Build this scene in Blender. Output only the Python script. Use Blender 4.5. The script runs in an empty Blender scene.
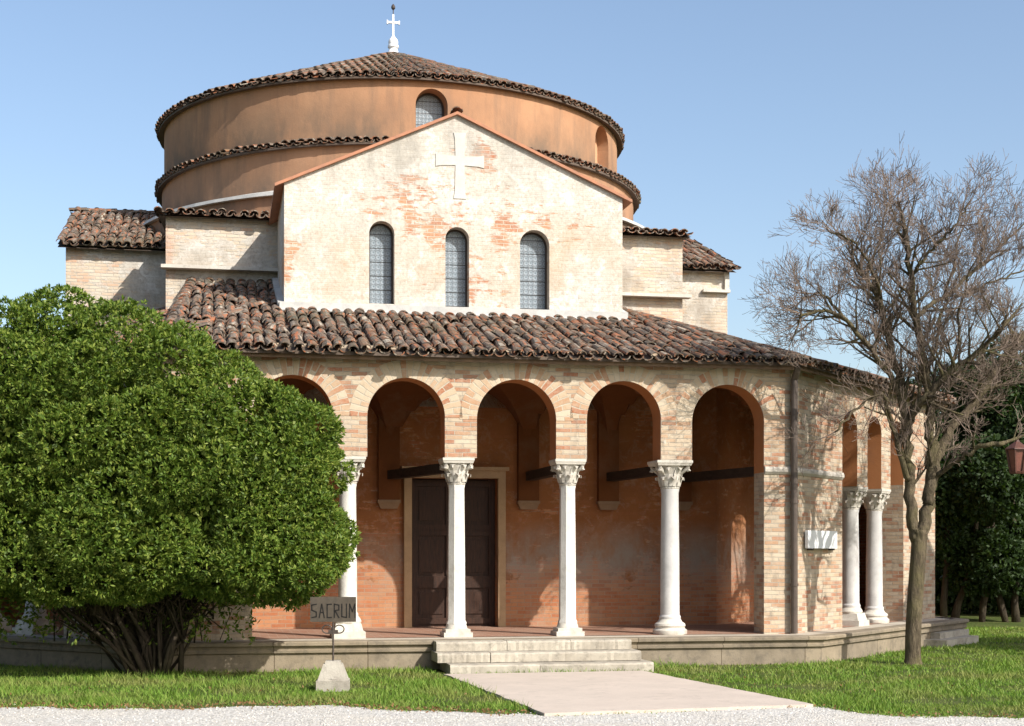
import bpy, math, random
import numpy as np
from mathutils import Vector, Matrix
random.seed(7); rng = np.random.default_rng(7)
SC = bpy.context.scene
COL = SC.collection
R = math.radians
# ------------------------------------------------------------ camera, light, exposure
F_PX, HORIZON, EYE, YAW = 1500.0, 553.0, 1.7, R(11)
cam = bpy.data.cameras.new('camera'); cam_o = bpy.data.objects.new('camera', cam); COL.objects.link(cam_o)
cam_o.location = (0, 0, EYE); cam_o.rotation_euler = (R(90), 0, 0)
cam.sensor_width = 36; cam.lens = 36 * F_PX / 1024; cam.shift_y = (HORIZON - 363) / 1024
cam.clip_start = 0.1; cam.clip_end = 3000
SC.camera = cam_o
CO, SI = math.cos(YAW), math.sin(YAW)
OX, OY = -0.370, 22.755
def W(u, v, z=0.0): return Vector((OX + u*CO - v*SI, OY + u*SI + v*CO, z))
lu, lv, lz = -2.1, 3.0, -2.75                         # way the sunlight travels, in the church's own axes
sun_dir = Vector((lu*CO - lv*SI, lu*SI + lv*CO, lz)).normalized()
SUN_EL = math.asin(-sun_dir.z); SUN_AZ = math.atan2(-sun_dir.x, -sun_dir.y)
world = bpy.data.worlds.new('World'); SC.world = world; world.use_nodes = True
wn = world.node_tree; bg = wn.nodes['Background']
sky = wn.nodes.new('ShaderNodeTexSky'); sky.sky_type = 'NISHITA'; sky.sun_disc = False
sky.sun_elevation = SUN_EL; sky.sun_rotation = SUN_AZ; sky.air_density = 1.0; sky.dust_density = 2.2; sky.ozone_density = 0.9
wn.links.new(sky.outputs[0], bg.inputs[0]); bg.inputs[1].default_value = 0.146
sun = bpy.data.lights.new('sun', 'SUN'); sun.energy = 4.5; sun.angle = R(0.5); sun.color = (1.0, 0.955, 0.885)
sun_o = bpy.data.objects.new('sun', sun); COL.objects.link(sun_o)
sun_o.rotation_euler = sun_dir.to_track_quat('-Z', 'Y').to_euler(); sun_o.location = (30, -20, 40)
vs = SC.view_settings; vs.view_transform = 'Standard'; vs.look = 'None'; vs.exposure = 0.48; vs.gamma = 1.0; vs.use_curve_mapping = False

# ------------------------------------------------------------ helpers
class MB:
    def __init__(s): s.v = []; s.f = []; s.uv = []; s.mi = []
    def face(s, pts, uvs=None, m=0):
        i = len(s.v); s.v += [tuple(p) for p in pts]; s.f.append(tuple(range(i, i+len(pts))))
        if uvs is None:
            P = [Vector(p) for p in pts]; n = Vector((0, 0, 0))
            for k in range(len(P)):
                a, b = P[k], P[(k+1) % len(P)]
                n += Vector(((a.y-b.y)*(a.z+b.z), (a.z-b.z)*(a.x+b.x), (a.x-b.x)*(a.y+b.y)))
            if n.length > 1e-12: n.normalize()
            if abs(n.z) > 0.8: uvs = [(p.x, p.y) for p in P]
            else:
                t = Vector((-n.y, n.x, 0)).normalized(); uvs = [(p.dot(t), p.z) for p in P]
        s.uv += [tuple(q) for q in uvs]; s.mi.append(m)
    def box(s, c, d, rot=None, m=0, taper=1.0):
        c = Vector(c); hx, hy, hz = d[0]/2, d[1]/2, d[2]/2
        p = []
        for z, k in ((-hz, 1), (hz, taper)):
            for x, y in ((-hx, -hy), (hx, -hy), (hx, hy), (-hx, hy)):
                q = Vector((x*k, y*k, z)); q = rot @ q if rot is not None else q
                p.append(c + q)
        for f in ((3, 2, 1, 0), (4, 5, 6, 7), (0, 1, 5, 4), (1, 2, 6, 5), (2, 3, 7, 6), (3, 0, 4, 7)): s.face([p[i] for i in f], m=m)
    def lathe(s, prof, c=(0, 0, 0), n=20, m=0, rot0=0.0, square=False):
        c = Vector(c)
        rings = [[c + Vector((r*math.cos(rot0+2*math.pi*k/n), r*math.sin(rot0+2*math.pi*k/n), z)) for k in range(n)] for r, z in prof]
        for a, b in zip(rings[:-1], rings[1:]):
            for k in range(n):
                j = (k+1) % n; s.face([a[k], a[j], b[j], b[k]], m=m)
        s.face(rings[0][::-1], m=m); s.face(rings[-1], m=m)
    def tube(s, pts, rad, n=8, m=0, cap=True):
        P = [Vector(p) for p in pts]; rings = []; up = None
        for i, p in enumerate(P):
            d = (P[min(i+1, len(P)-1)] - P[max(i-1, 0)]).normalized()
            if up is None: up = Vector((0, 0, 1)) if abs(d.z) < 0.9 else Vector((1, 0, 0))
            x = d.cross(up).normalized(); y = x.cross(d).normalized(); up = y
            r = rad[i] if hasattr(rad, '__len__') else rad
            rings.append([p + x*(r*math.cos(2*math.pi*k/n)) + y*(r*math.sin(2*math.pi*k/n)) for k in range(n)])
        for a, b in zip(rings[:-1], rings[1:]):
            for k in range(n):
                j = (k+1) % n; s.face([a[j], a[k], b[k], b[j]], m=m)
        if cap: s.face(rings[0], m=m); s.face(rings[-1][::-1], m=m)
    def sweep(s, path, prof, closed=False, m=0):
        """path: plan points; prof: (outward offset, z); outward = right-hand side of travel"""
        P = [Vector((p[0], p[1])) for p in path]; N = len(P); off = []
        for i in range(N):
            d0 = (P[i]-P[i-1]).normalized() if i > 0 else None
            d1 = (P[i+1]-P[i]).normalized() if i < N-1 else None
            d0 = d0 or d1; d1 = d1 or d0
            n0 = Vector((d0.y, -d0.x)); n1 = Vector((d1.y, -d1.x)); b = (n0+n1).normalized()
            off.append(b / max(0.2, b.dot(n0)))
        rows = [[Vector((P[i].x+off[i].x*o, P[i].y+off[i].y*o, z)) for o, z in prof] for i in range(N)]
        L = 0.0
        pl = [0.0]
        for a, b in zip(prof[:-1], prof[1:]): pl.append(pl[-1]+math.hypot(b[0]-a[0], b[1]-a[1]))
        for i in range(N-1):
            l = (P[i+1]-P[i]).length
            for k in range(len(prof)-1):
                s.face([rows[i][k], rows[i+1][k], rows[i+1][k+1], rows[i][k+1]], [(L, -pl[k]), (L+l, -pl[k]), (L+l, -pl[k+1]), (L, -pl[k+1])], m)
            L += l
        s.face(rows[0], m=m); s.face(rows[-1][::-1], m=m)
    def build(s, name, mats, parent=None, smooth=False, weld=False, auto=None):
        me = bpy.data.meshes.new(name); me.from_pydata(s.v, [], s.f)
        uvl = me.uv_layers.new(name='UVMap'); uvl.data.foreach_set('uv', np.array(s.uv, dtype=np.float32).ravel())
        mats = mats if isinstance(mats, (list, tuple)) else [mats]
        for m in mats: me.materials.append(m)
        me.polygons.foreach_set('material_index', s.mi)
        if smooth: me.polygons.foreach_set('use_smooth', [True]*len(s.f))
        me.update()
        if weld or smooth:
            import bmesh
            bm = bmesh.new(); bm.from_mesh(me); bmesh.ops.remove_doubles(bm, verts=bm.verts, dist=0.0004); bm.to_mesh(me); bm.free()
            if smooth and auto: me.set_sharp_from_angle(angle=R(auto))
        o = bpy.data.objects.new(name, me); COL.objects.link(o)
        if parent: o.parent = parent
        return o
def np_mesh(name, V, faces_per, mats, parent=None, mi=None):
    """V: (n*faces_per,3) unshared verts, one polygon per faces_per verts"""
    n = len(V)//faces_per
    me = bpy.data.meshes.new(name)
    me.vertices.add(len(V)); me.vertices.foreach_set('co', V.astype(np.float32).ravel())
    me.loops.add(len(V)); me.loops.foreach_set('vertex_index', np.arange(len(V), dtype=np.int32))
    me.polygons.add(n); me.polygons.foreach_set('loop_start', np.arange(0, len(V), faces_per, dtype=np.int32))
    me.polygons.foreach_set('loop_total', np.full(n, faces_per, dtype=np.int32))
    for m in (mats if isinstance(mats, (list, tuple)) else [mats]): me.materials.append(m)
    me.update(calc_edges=True)
    o = bpy.data.objects.new(name, me); COL.objects.link(o)
    if parent: o.parent = parent
    return o
def empty(name, loc=(0, 0, 0), rz=0.0):
    o = bpy.data.objects.new(name, None); COL.objects.link(o); o.location = loc; o.rotation_euler = (0, 0, rz); o.empty_display_size = 0.3
    return o
def tag(o, label=None, cat=None, group=None, kind=None):
    if label: o['label'] = label
    if cat: o['category'] = cat
    if group: o['group'] = group
    if kind: o['kind'] = kind
    return o

# ------------------------------------------------------------ materials
class NT:
    def __init__(s, name, rough=0.9, spec=0.2):
        s.m = bpy.data.materials.new(name); s.m.use_nodes = True; s.t = s.m.node_tree
        s.b = s.t.nodes['Principled BSDF']; s.b.inputs['Roughness'].default_value = rough
        s.b.inputs['Specular IOR Level'].default_value = spec
        s.out = s.t.nodes['Material Output']
        s.tc = s.n('ShaderNodeTexCoord'); s.geo = s.n('ShaderNodeNewGeometry')
    def n(s, t, **kw):
        k = s.t.nodes.new(t)
        for a, b in kw.items(): setattr(k, a, b)
        return k
    def l(s, a, b): s.t.links.new(a, b)
    def val(s, sock, v):
        if isinstance(v, bpy.types.NodeSocket): s.l(v, sock)
        else: sock.default_value = v
    def noise(s, scale, detail=4, rough=0.6, vec=None, dist=0.0):
        k = s.n('ShaderNodeTexNoise'); k.inputs['Scale'].default_value = scale; k.inputs['Detail'].default_value = detail
        k.inputs['Roughness'].default_value = rough; k.inputs['Distortion'].default_value = dist
        s.l(vec if vec is not None else s.tc.outputs['Object'], k.inputs['Vector']); return k.outputs['Fac']
    def ramp(s, fac, stops, interp='LINEAR'):
        k = s.n('ShaderNodeValToRGB'); k.color_ramp.interpolation = interp; e = k.color_ramp.elements
        while len(e) < len(stops): e.new(0.5)
        for i, (p, c) in enumerate(stops):
            e[i].position = p; e[i].color = (*c, 1) if hasattr(c, '__len__') else (c, c, c, 1)
        s.l(fac, k.inputs[0]); return k.outputs[0]
    def mix(s, fac, a, b, mode='MIX'):
        k = s.n('ShaderNodeMix', data_type='RGBA', blend_type=mode); k.clamp_factor = True
        s.val(k.inputs[0], fac)
        for i, v in ((6, a), (7, b)):
            if isinstance(v, bpy.types.NodeSocket): s.l(v, k.inputs[i])
            else: k.inputs[i].default_value = (*v, 1) if hasattr(v, '__len__') else (v, v, v, 1)
        return k.outputs[2]
    def math(s, op, a, b=0.0, clamp=False):
        k = s.n('ShaderNodeMath', operation=op, use_clamp=clamp); s.val(k.inputs[0], a); s.val(k.inputs[1], b); return k.outputs[0]
    def mapr(s, v, a, b, c=0.0, d=1.0):
        k = s.n('ShaderNodeMapRange'); s.val(k.inputs[0], v); k.inputs[1].default_value = a; k.inputs[2].default_value = b
        k.inputs[3].default_value = c; k.inputs[4].default_value = d; return k.outputs[0]
    def sep(s, vec=None):
        k = s.n('ShaderNodeSeparateXYZ'); s.l(vec if vec is not None else s.tc.outputs['Object'], k.inputs[0]); return k.outputs
    def scalev(s, vec, sc):
        k = s.n('ShaderNodeVectorMath', operation='MULTIPLY'); s.l(vec, k.inputs[0]); k.inputs[1].default_value = sc; return k.outputs[0]
    def bump(s, h, strength=0.4, dist=0.02, prev=None):
        k = s.n('ShaderNodeBump'); k.inputs['Strength'].default_value = strength; k.inputs['Distance'].default_value = dist
        s.l(h, k.inputs['Height'])
        if prev is not None: s.l(prev, k.inputs['Normal'])
        s.l(k.outputs[0], s.b.inputs['Normal']); return k.outputs[0]
    def color(s, c):
        if isinstance(c, bpy.types.NodeSocket): s.l(c, s.b.inputs['Base Color'])
        else: s.b.inputs['Base Color'].default_value = (*c, 1)

def brickwork(name, bricks, mortar, plaster, cover, zbase=None, cover2=None, sz=(0.24, 0.066), red_z=None, bump=0.5, stain=None, msize=0.007, spots=None, ghost=0.74, mottle=0.5, breakup=0.15):
    """bricks: ramp stops for per-brick colour; cover: how much of the wall keeps its plaster (0..1);
    red_z: (z0,z1) height band where plaster has fallen away"""
    t = NT(name, 0.92, 0.15)
    uv = t.tc.outputs['UV']
    wob = t.n('ShaderNodeTexNoise'); wob.inputs['Scale'].default_value = 2.3; wob.inputs['Detail'].default_value = 3; t.l(uv, wob.inputs['Vector'])
    off = t.n('ShaderNodeVectorMath', operation='MULTIPLY_ADD'); t.l(wob.outputs['Color'], off.inputs[0]); off.inputs[1].default_value = (0.05, 0.035, 0); t.l(uv, off.inputs[2])
    br = t.n('ShaderNodeTexBrick'); t.l(off.outputs[0], br.inputs['Vector'])
    br.inputs['Scale'].default_value = 1.0; br.inputs['Brick Width'].default_value = sz[0]; br.inputs['Row Height'].default_value = sz[1]
    br.inputs['Mortar Size'].default_value = msize; br.inputs['Mortar Smooth'].default_value = 0.35; br.inputs['Bias'].default_value = 0.0
    br.inputs['Color1'].default_value = (0, 0, 0, 1); br.inputs['Color2'].default_value = (1, 1, 1, 1); br.inputs['Mortar'].default_value = (0.5, 0.5, 0.5, 1)
    obj = t.tc.outputs['Object']
    big = t.noise(0.75, 5, 0.62, obj); mid = t.noise(3.1, 6, 0.65, obj); fine = t.noise(26, 4, 0.7, obj)
    sepc = t.n('ShaderNodeSeparateColor'); t.l(br.outputs['Color'], sepc.inputs[0])
    bfac = t.math('ADD', t.math('MULTIPLY', sepc.outputs[0], 0.72), t.math('MULTIPLY', big, 0.5)); bfac = t.math('SUBTRACT', bfac, 0.1)
    bc = t.ramp(bfac, bricks)
    bc = t.mix(t.mapr(fine, 0.30, 0.72, 0, 0.8), bc, t.mix(0.5, bc, mortar))
    bc = t.mix(t.mapr(t.noise(8, 6, 0.75, obj), 0.5, 0.72, 0, 0.6), bc, t.mix(0.7, bc, mortar))
    bc = t.mix(t.mapr(t.noise(13, 5, 0.7, obj), 0.56, 0.72, 0, 0.6), bc, t.mix(1.0, bc, (0.5, 0.48, 0.45), 'MULTIPLY'))
    mc = t.mix(t.mapr(mid, 0.3, 0.7), mortar, tuple(c*0.72 for c in mortar))
    wall = t.mix(br.outputs['Fac'], bc, mc)
    # plaster coat with worn edges
    cf = t.math('ADD', t.math('MULTIPLY', big, 0.62), t.math('MULTIPLY', mid, 0.38))
    cf = t.math('SUBTRACT', cf, t.math('MULTIPLY', fine, 0.10)); cf = t.math('ADD', cf, t.math('MULTIPLY', t.math('SUBTRACT', t.noise(5.5, 4, 0.6, t.scalev(obj, (0.7, 0.7, 2.2))), 0.5), breakup))
    z = t.sep(obj)[2]
    thr = 1.0 - cover
    if red_z:
        zz = t.math('ADD', z, t.math('MULTIPLY', t.math('SUBTRACT', mid, 0.5), 1.1))
        drop = t.mapr(zz, red_z[0], red_z[1], 0.55, 0.0)
        cf = t.math('SUBTRACT', cf, drop)
    if spots:
        for (su, sz_, sr, amt) in spots:
            d = t.n('ShaderNodeVectorMath', operation='DISTANCE'); t.l(t.scalev(obj, (1, 0, 1)), d.inputs[0]); d.inputs[1].default_value = (su, 0, sz_)
            cf = t.math('SUBTRACT', cf, t.mapr(d.outputs['Value'], 0.0, sr, amt, 0.0))
    lo, hi = 0.28 + 0.44*thr - 0.02, 0.28 + 0.44*thr + 0.03
    pm = t.mapr(cf, lo, hi)
    # thin joints and brick faces still ghost through the coat
    pm2 = t.math('MULTIPLY', pm, t.mapr(t.math('ADD', sepc.outputs[0], t.math('MULTIPLY', mid, 0.5)), 0.25, 0.65, ghost, 0.98))
    pc = t.mix(t.mapr(t.noise(1.6, 6, 0.7, obj), 0.35, 0.68), plaster[0], plaster[1])
    pc = t.mix(t.mapr(t.noise(5.5, 5, 0.75, obj), 0.52, 0.8, 0, 0.7), pc, plaster[2])
    pc = t.mix(t.mapr(t.noise(17, 6, 0.8, obj), 0.47, 0.68, 0, mottle), pc, t.mix(1.0, plaster[2], (0.82, 0.80, 0.78), 'MULTIPLY'))
    pc = t.mix(t.mapr(t.noise(4.2, 6, 0.8, obj, 0.4), 0.52, 0.62, 0, mottle), pc, t.mix(0.6, plaster[0], (0.78, 0.76, 0.72)))
    colr = t.mix(pm2, wall, pc)
    if stain:
        for (c, sc, lo_, hi_, amt, zr) in stain:
            f = t.mapr(t.noise(sc, 5, 0.7, t.scalev(obj, (1, 1, 0.55))), lo_, hi_, 0, amt)
            if zr:
                f = t.math('MULTIPLY', f, t.mapr(z, zr[0], zr[1])); 
                if len(zr) > 2: f = t.math('MULTIPLY', f, t.mapr(z, zr[2], zr[3], 1, 0))
            colr = t.mix(f, colr, c)
    t.color(colr)
    h = t.math('ADD', t.math('MULTIPLY', t.math('SUBTRACT', 1.0, br.outputs['Fac']), t.math('SUBTRACT', 1.0, t.math('MULTIPLY', pm, 0.75))), t.math('MULTIPLY', pm, 1.05))
    h = t.math('ADD', h, t.math('MULTIPLY', fine, 0.55)); h = t.math('ADD', h, t.math('MULTIPLY', mid, 0.8))
    t.bump(h, bump, 0.012)
    return t.m

RB = [(0.0, (0.22, 0.08, 0.04)), (0.2, (0.35, 0.125, 0.055)), (0.36, (0.40, 0.23, 0.13)), (0.55, (0.46, 0.345, 0.23)), (0.8, (0.51, 0.425, 0.315)), (1.0, (0.34, 0.16, 0.085))]
CB = [(0.0, (0.50, 0.24, 0.13)), (0.22, (0.58, 0.40, 0.27)), (0.45, (0.57, 0.47, 0.34)), (0.75, (0.60, 0.52, 0.40)), (1.0, (0.52, 0.36, 0.24))]
OB = [(0.0, (0.30, 0.09, 0.035)), (0.4, (0.42, 0.14, 0.055)), (0.7, (0.46, 0.20, 0.09)), (1.0, (0.33, 0.15, 0.08))]
M = {}
M['arcade_brick'] = brickwork('arcade_brick', RB, (0.50, 0.44, 0.35), ((0.58, 0.51, 0.40), (0.49, 0.41, 0.30), (0.36, 0.28, 0.20)), 0.30, bump=0.8, breakup=0.35, mottle=0.7,
    stain=[((0.24, 0.21, 0.18), 1.6, 0.50, 0.78, 0.6, None), ((0.19, 0.16, 0.13), 6.0, 0.52, 0.70, 0.6, None), ((0.46, 0.17, 0.07), 0.8, 0.55, 0.8, 0.3, (2.8, 3.4, 4.1, 4.9))])
M['voussoir_brick'] = brickwork('voussoir_brick', RB, (0.52, 0.46, 0.36), ((0.58, 0.51, 0.40), (0.52, 0.44, 0.33), (0.36, 0.28, 0.20)), 0.30, breakup=0.35, mottle=0.6, sz=(0.31, 0.085), msize=0.009, bump=0.6)
M['gable_plaster'] = brickwork('gable_plaster', OB, (0.62, 0.55, 0.45), ((0.60, 0.57, 0.51), (0.53, 0.485, 0.41), (0.36, 0.315, 0.255)), 0.93, bump=0.6, ghost=0.86, mottle=0.8, breakup=0.42,
    spots=[(-0.7, 7.85, 1.2, 0.10), (0.9, 7.75, 1.3, 0.08), (-1.25, 7.6, 0.8, 0.08), (0.4, 8.55, 0.5, 0.15), (-0.5, 7.4, 1.0, 0.07), (-0.25, 6.7, 0.9, 0.06), (2.7, 6.3, 0.8, 0.06), (-2.9, 6.6, 0.5, 0.15)],
    stain=[((0.34, 0.32, 0.28), 1.1, 0.46, 0.66, 0.7, (7.7, 8.4)), ((0.44, 0.31, 0.18), 0.7, 0.45, 0.70, 0.6, (5.8, 6.3, 7.0, 7.7)), ((0.30, 0.27, 0.23), 2.2, 0.55, 0.78, 0.55, None), ((0.36, 0.31, 0.25), 9.0, 0.58, 0.72, 0.5, None), ((0.45, 0.22, 0.12), 4.0, 0.63, 0.74, 0.5, None)])
M['pale_brick'] = brickwork('pale_brick', CB, (0.54, 0.49, 0.42), ((0.57, 0.535, 0.47), (0.50, 0.45, 0.385), (0.33, 0.285, 0.235)), 0.62, ghost=0.8, bump=0.7, mottle=0.75, breakup=0.4,
    stain=[((0.27, 0.23, 0.18), 1.0, 0.40, 0.64, 0.75, (6.3, 6.8, 7.1, 7.6)), ((0.30, 0.26, 0.22), 2.0, 0.54, 0.78, 0.6, None), ((0.44, 0.20, 0.11), 1.3, 0.58, 0.72, 0.45, None)])
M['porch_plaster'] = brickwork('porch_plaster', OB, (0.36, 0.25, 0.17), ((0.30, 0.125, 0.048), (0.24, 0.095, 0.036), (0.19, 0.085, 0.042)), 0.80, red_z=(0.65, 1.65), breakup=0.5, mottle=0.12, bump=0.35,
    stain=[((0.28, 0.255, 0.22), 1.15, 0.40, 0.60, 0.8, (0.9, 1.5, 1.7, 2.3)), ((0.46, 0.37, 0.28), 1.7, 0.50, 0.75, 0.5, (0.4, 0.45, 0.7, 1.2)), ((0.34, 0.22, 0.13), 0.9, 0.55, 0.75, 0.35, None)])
M['red_brick'] = brickwork('red_brick', OB, (0.50, 0.40, 0.30), ((0.55, 0.45, 0.34), (0.48, 0.36, 0.26), (0.4, 0.3, 0.22)), 0.12, bump=0.7)

def plaster_mat(name, a, b, stains, rough=0.9):
    t = NT(name, rough, 0.15); obj = t.tc.outputs['Object']
    c = t.mix(t.mapr(t.noise(0.6, 6, 0.65, obj), 0.34, 0.68), a, b)
    c = t.mix(t.mapr(t.noise(9, 5, 0.7, obj), 0.45, 0.8, 0, 0.35), c, tuple(x*0.72 for x in a))
    for (col, sc, str_, lo, hi, amt, zr) in stains:
        f = t.mapr(t.noise(sc, 6, 0.68, t.scalev(obj, str_)), lo, hi, 0, amt)
        if zr: f = t.math('MULTIPLY', f, t.mapr(t.math('ADD', t.sep(obj)[2], t.math('MULTIPLY', t.noise(1.4, 4), 0.7)), zr[0], zr[1], 1, 0))
        c = t.mix(f, c, col)
    t.color(c); t.bump(t.math('ADD', t.noise(3, 5, 0.7), t.math('MULTIPLY', t.noise(40, 3), 0.35)), 0.35, 0.02)
    return t.m
M['drum_plaster'] = plaster_mat('drum_plaster', (0.45, 0.255, 0.145), (0.36, 0.19, 0.105), [((0.13, 0.105, 0.08), 0.7, (1, 1, 0.45), 0.36, 0.58, 0.85, (10.5, 11.6)), ((0.20, 0.135, 0.095), 2.4, (1, 1, 0.12), 0.50, 0.68, 0.6, None)])
M['drum_plaster_low'] = plaster_mat('drum_plaster_low', (0.45, 0.255, 0.15), (0.36, 0.19, 0.105), [((0.14, 0.105, 0.08), 0.7, (1, 1, 0.45), 0.34, 0.56, 0.88, (9.4, 10.3)), ((0.20, 0.135, 0.095), 2.4, (1, 1, 0.12), 0.50, 0.68, 0.6, None)])
M['arch_plaster'] = plaster_mat('arch_plaster', (0.46, 0.20, 0.085), (0.38, 0.155, 0.065), [((0.28, 0.15, 0.09), 1.6, (1, 1, 1), 0.5, 0.75, 0.5, None)])
M['niche_plaster'] = plaster_mat('niche_plaster', (0.60, 0.34, 0.20), (0.54, 0.29, 0.17), [])
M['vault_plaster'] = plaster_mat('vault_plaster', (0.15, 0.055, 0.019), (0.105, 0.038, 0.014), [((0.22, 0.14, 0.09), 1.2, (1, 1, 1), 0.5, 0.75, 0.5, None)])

def stone_mat(name, a, b, dark, amt=0.5, bump=0.4, joints=None, rough=0.85):
    t = NT(name, rough, 0.25); obj = t.tc.outputs['Object']
    c = t.mix(t.mapr(t.noise(2.2, 6, 0.65, obj), 0.35, 0.68), a, b)
    c = t.mix(t.mapr(t.noise(6.5, 6, 0.75, obj), 0.5, 0.72, 0, amt), c, dark)
    c = t.mix(t.mapr(t.noise(48, 3, 0.7, obj), 0.5, 0.8, 0, 0.4), c, tuple(x*0.6 for x in a))
    h = t.math('ADD', t.noise(7, 6, 0.7), t.math('MULTIPLY', t.noise(55, 3), 0.4))
    if joints:
        br = t.n('ShaderNodeTexBrick'); t.l(t.tc.outputs['UV'], br.inputs['Vector']); br.inputs['Scale'].default_value = 1
        br.inputs['Brick Width'].default_value = joints[0]; br.inputs['Row Height'].default_value = joints[1]; br.inputs['Mortar Size'].default_value = 0.006
        br.inputs['Color1'].default_value = (0.82, 0.82, 0.82, 1); br.inputs['Color2'].default_value = (1.08, 1.06, 1.0, 1); br.inputs['Mortar'].default_value = (0.35, 0.32, 0.28, 1)
        c = t.mix(1.0, c, br.outputs['Color'], 'MULTIPLY'); h = t.math('SUBTRACT', h, t.math('MULTIPLY', br.outputs['Fac'], 1.5))
    t.color(c); t.bump(h, bump, 0.012)
    return t.m
M['marble'] = stone_mat('marble', (0.66, 0.645, 0.60), (0.58, 0.555, 0.50), (0.40, 0.37, 0.32), 0.8, 0.4, rough=0.6)
M['marble_grey'] = stone_mat('marble_grey', (0.58, 0.565, 0.54), (0.43, 0.42, 0.41), (0.40, 0.38, 0.36), 0.6, 0.3, rough=0.6)
M['carved_stone'] = stone_mat('carved_stone', (0.62, 0.59, 0.52), (0.50, 0.46, 0.40), (0.26, 0.24, 0.20), 0.7, 0.5)
M['plinth_stone'] = stone_mat('plinth_stone', (0.30, 0.25, 0.185), (0.20, 0.165, 0.12), (0.12, 0.105, 0.085), 0.85, 0.6, joints=(1.35, 4.0))
M['step_stone'] = stone_mat('step_stone', (0.45, 0.41, 0.335), (0.32, 0.285, 0.23), (0.15, 0.135, 0.11), 0.85, 0.8)
M['foot_stone'] = stone_mat('foot_stone', (0.42, 0.39, 0.33), (0.32, 0.29, 0.245), (0.18, 0.16, 0.13), 0.8, 0.8)
M['impost_stone'] = stone_mat('impost_stone', (0.50, 0.46, 0.40), (0.38, 0.34, 0.29), (0.22, 0.19, 0.15), 0.7, 0.6)
M['edge_stone'] = stone_mat('edge_stone', (0.48, 0.43, 0.35), (0.40, 0.35, 0.28), (0.34, 0.30, 0.24), 0.5, 0.4)
M['cross_stone'] = stone_mat('cross_stone', (0.58, 0.56, 0.51), (0.52, 0.495, 0.44), (0.50, 0.46, 0.38), 0.5, 0.3)
M['lead'] = stone_mat('lead', (0.52, 0.51, 0.48), (0.40, 0.40, 0.38), (0.25, 0.25, 0.24), 0.5, 0.2, rough=0.6)
M['white_metal'] = stone_mat('white_metal', (0.80, 0.80, 0.80), (0.70, 0.71, 0.72), (0.5, 0.5, 0.5), 0.3, 0.1, rough=0.45)
def floor_tiles():
    t = NT('floor_tiles', 0.75, 0.3); obj = t.tc.outputs['Object']
    br = t.n('ShaderNodeTexBrick'); t.l(obj, br.inputs['Vector']); br.inputs['Scale'].default_value = 1
    br.inputs['Brick Width'].default_value = 0.26; br.inputs['Row Height'].default_value = 0.13; br.inputs['Mortar Size'].default_value = 0.006
    br.inputs['Color1'].default_value = (0.26, 0.12, 0.075, 1); br.inputs['Color2'].default_value = (0.32, 0.18, 0.12, 1); br.inputs['Mortar'].default_value = (0.36, 0.28, 0.22, 1)
    t.color(t.mix(t.mapr(t.noise(3, 5), 0.4, 0.75, 0, 0.6), br.outputs['Color'], (0.34, 0.25, 0.19))); t.bump(t.noise(30, 3), 0.2, 0.01)
    return t.m
M['floor_tiles'] = floor_tiles()
M['corbel'] = stone_mat('corbel', (0.27, 0.18, 0.11), (0.21, 0.13, 0.08), (0.2, 0.15, 0.1), 0.5, 0.4)
def tile_mat():
    t = NT('roof_tile', 0.92, 0.12); obj = t.tc.outputs['Object']
    r = t.geo.outputs['Random Per Island']
    f = t.math('ADD', t.math('MULTIPLY', r, 0.95), t.math('MULTIPLY', t.noise(0.9, 3), 0.5)); f = t.math('SUBTRACT', f, 0.22)
    c = t.ramp(f, [(0.0, (0.055, 0.046, 0.04)), (0.2, (0.12, 0.09, 0.068)), (0.42, (0.175, 0.12, 0.085)), (0.6, (0.22, 0.115, 0.07)), (0.74, (0.34, 0.125, 0.06)), (0.80, (0.15, 0.115, 0.09)), (0.93, (0.22, 0.18, 0.145)), (1.0, (0.38, 0.33, 0.26))])
    n1 = t.noise(7, 6, 0.72, obj)
    c = t.mix(t.mapr(n1, 0.5, 0.64, 0, 0.8), c, (0.09, 0.08, 0.07))
    c = t.mix(t.mapr(t.noise(11, 6, 0.75, obj, 0.3), 0.55, 0.66, 0, 0.8), c, (0.38, 0.35, 0.29))
    c = t.mix(t.mapr(t.noise(0.8, 6, 0.7, obj), 0.52, 0.70, 0, 0.55), c, (0.10, 0.10, 0.06))
    t.color(c); t.bump(t.math('ADD', n1, t.math('MULTIPLY', t.noise(60, 3), 0.5)), 0.6, 0.01)
    return t.m
M['tile'] = tile_mat()
def flat(name, a, b=None, sc=8, rough=0.8, spec=0.25, bump=0.2, metal=0.0, stretch=(1, 1, 1)):
    t = NT(name, rough, spec); b = b or tuple(x*0.7 for x in a); t.b.inputs['Metallic'].default_value = metal
    n = t.noise(sc, 5, 0.65, t.scalev(t.tc.outputs['Object'], stretch))
    t.color(t.mix(t.mapr(n, 0.35, 0.7), a, b)); t.bump(n, bump, 0.01); return t.m
M['verge'] = flat('verge_terracotta', (0.46, 0.21, 0.12), (0.33, 0.17, 0.11), 6)
M['roof_deck'] = flat('roof_deck', (0.12, 0.09, 0.07))
M['eave_board'] = flat('eave_board', (0.20, 0.13, 0.08), (0.10, 0.07, 0.05), 5)
M['beam_wood'] = flat('beam_wood', (0.045, 0.03, 0.022), (0.02, 0.014, 0.01), 5, stretch=(4, 1, 4))
M['door_wood'] = flat('door_wood', (0.05, 0.021, 0.011), (0.022, 0.011, 0.007), 9, 0.6, 0.3, stretch=(5, 5, 0.6))
M['door_frame'] = stone_mat('door_frame', (0.42, 0.29, 0.17), (0.33, 0.22, 0.13), (0.24, 0.17, 0.10), 0.5, 0.3)
M['pipe_metal'] = flat('pipe_metal', (0.10, 0.075, 0.06), (0.07, 0.055, 0.045), 8, 0.45, 0.4)
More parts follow.
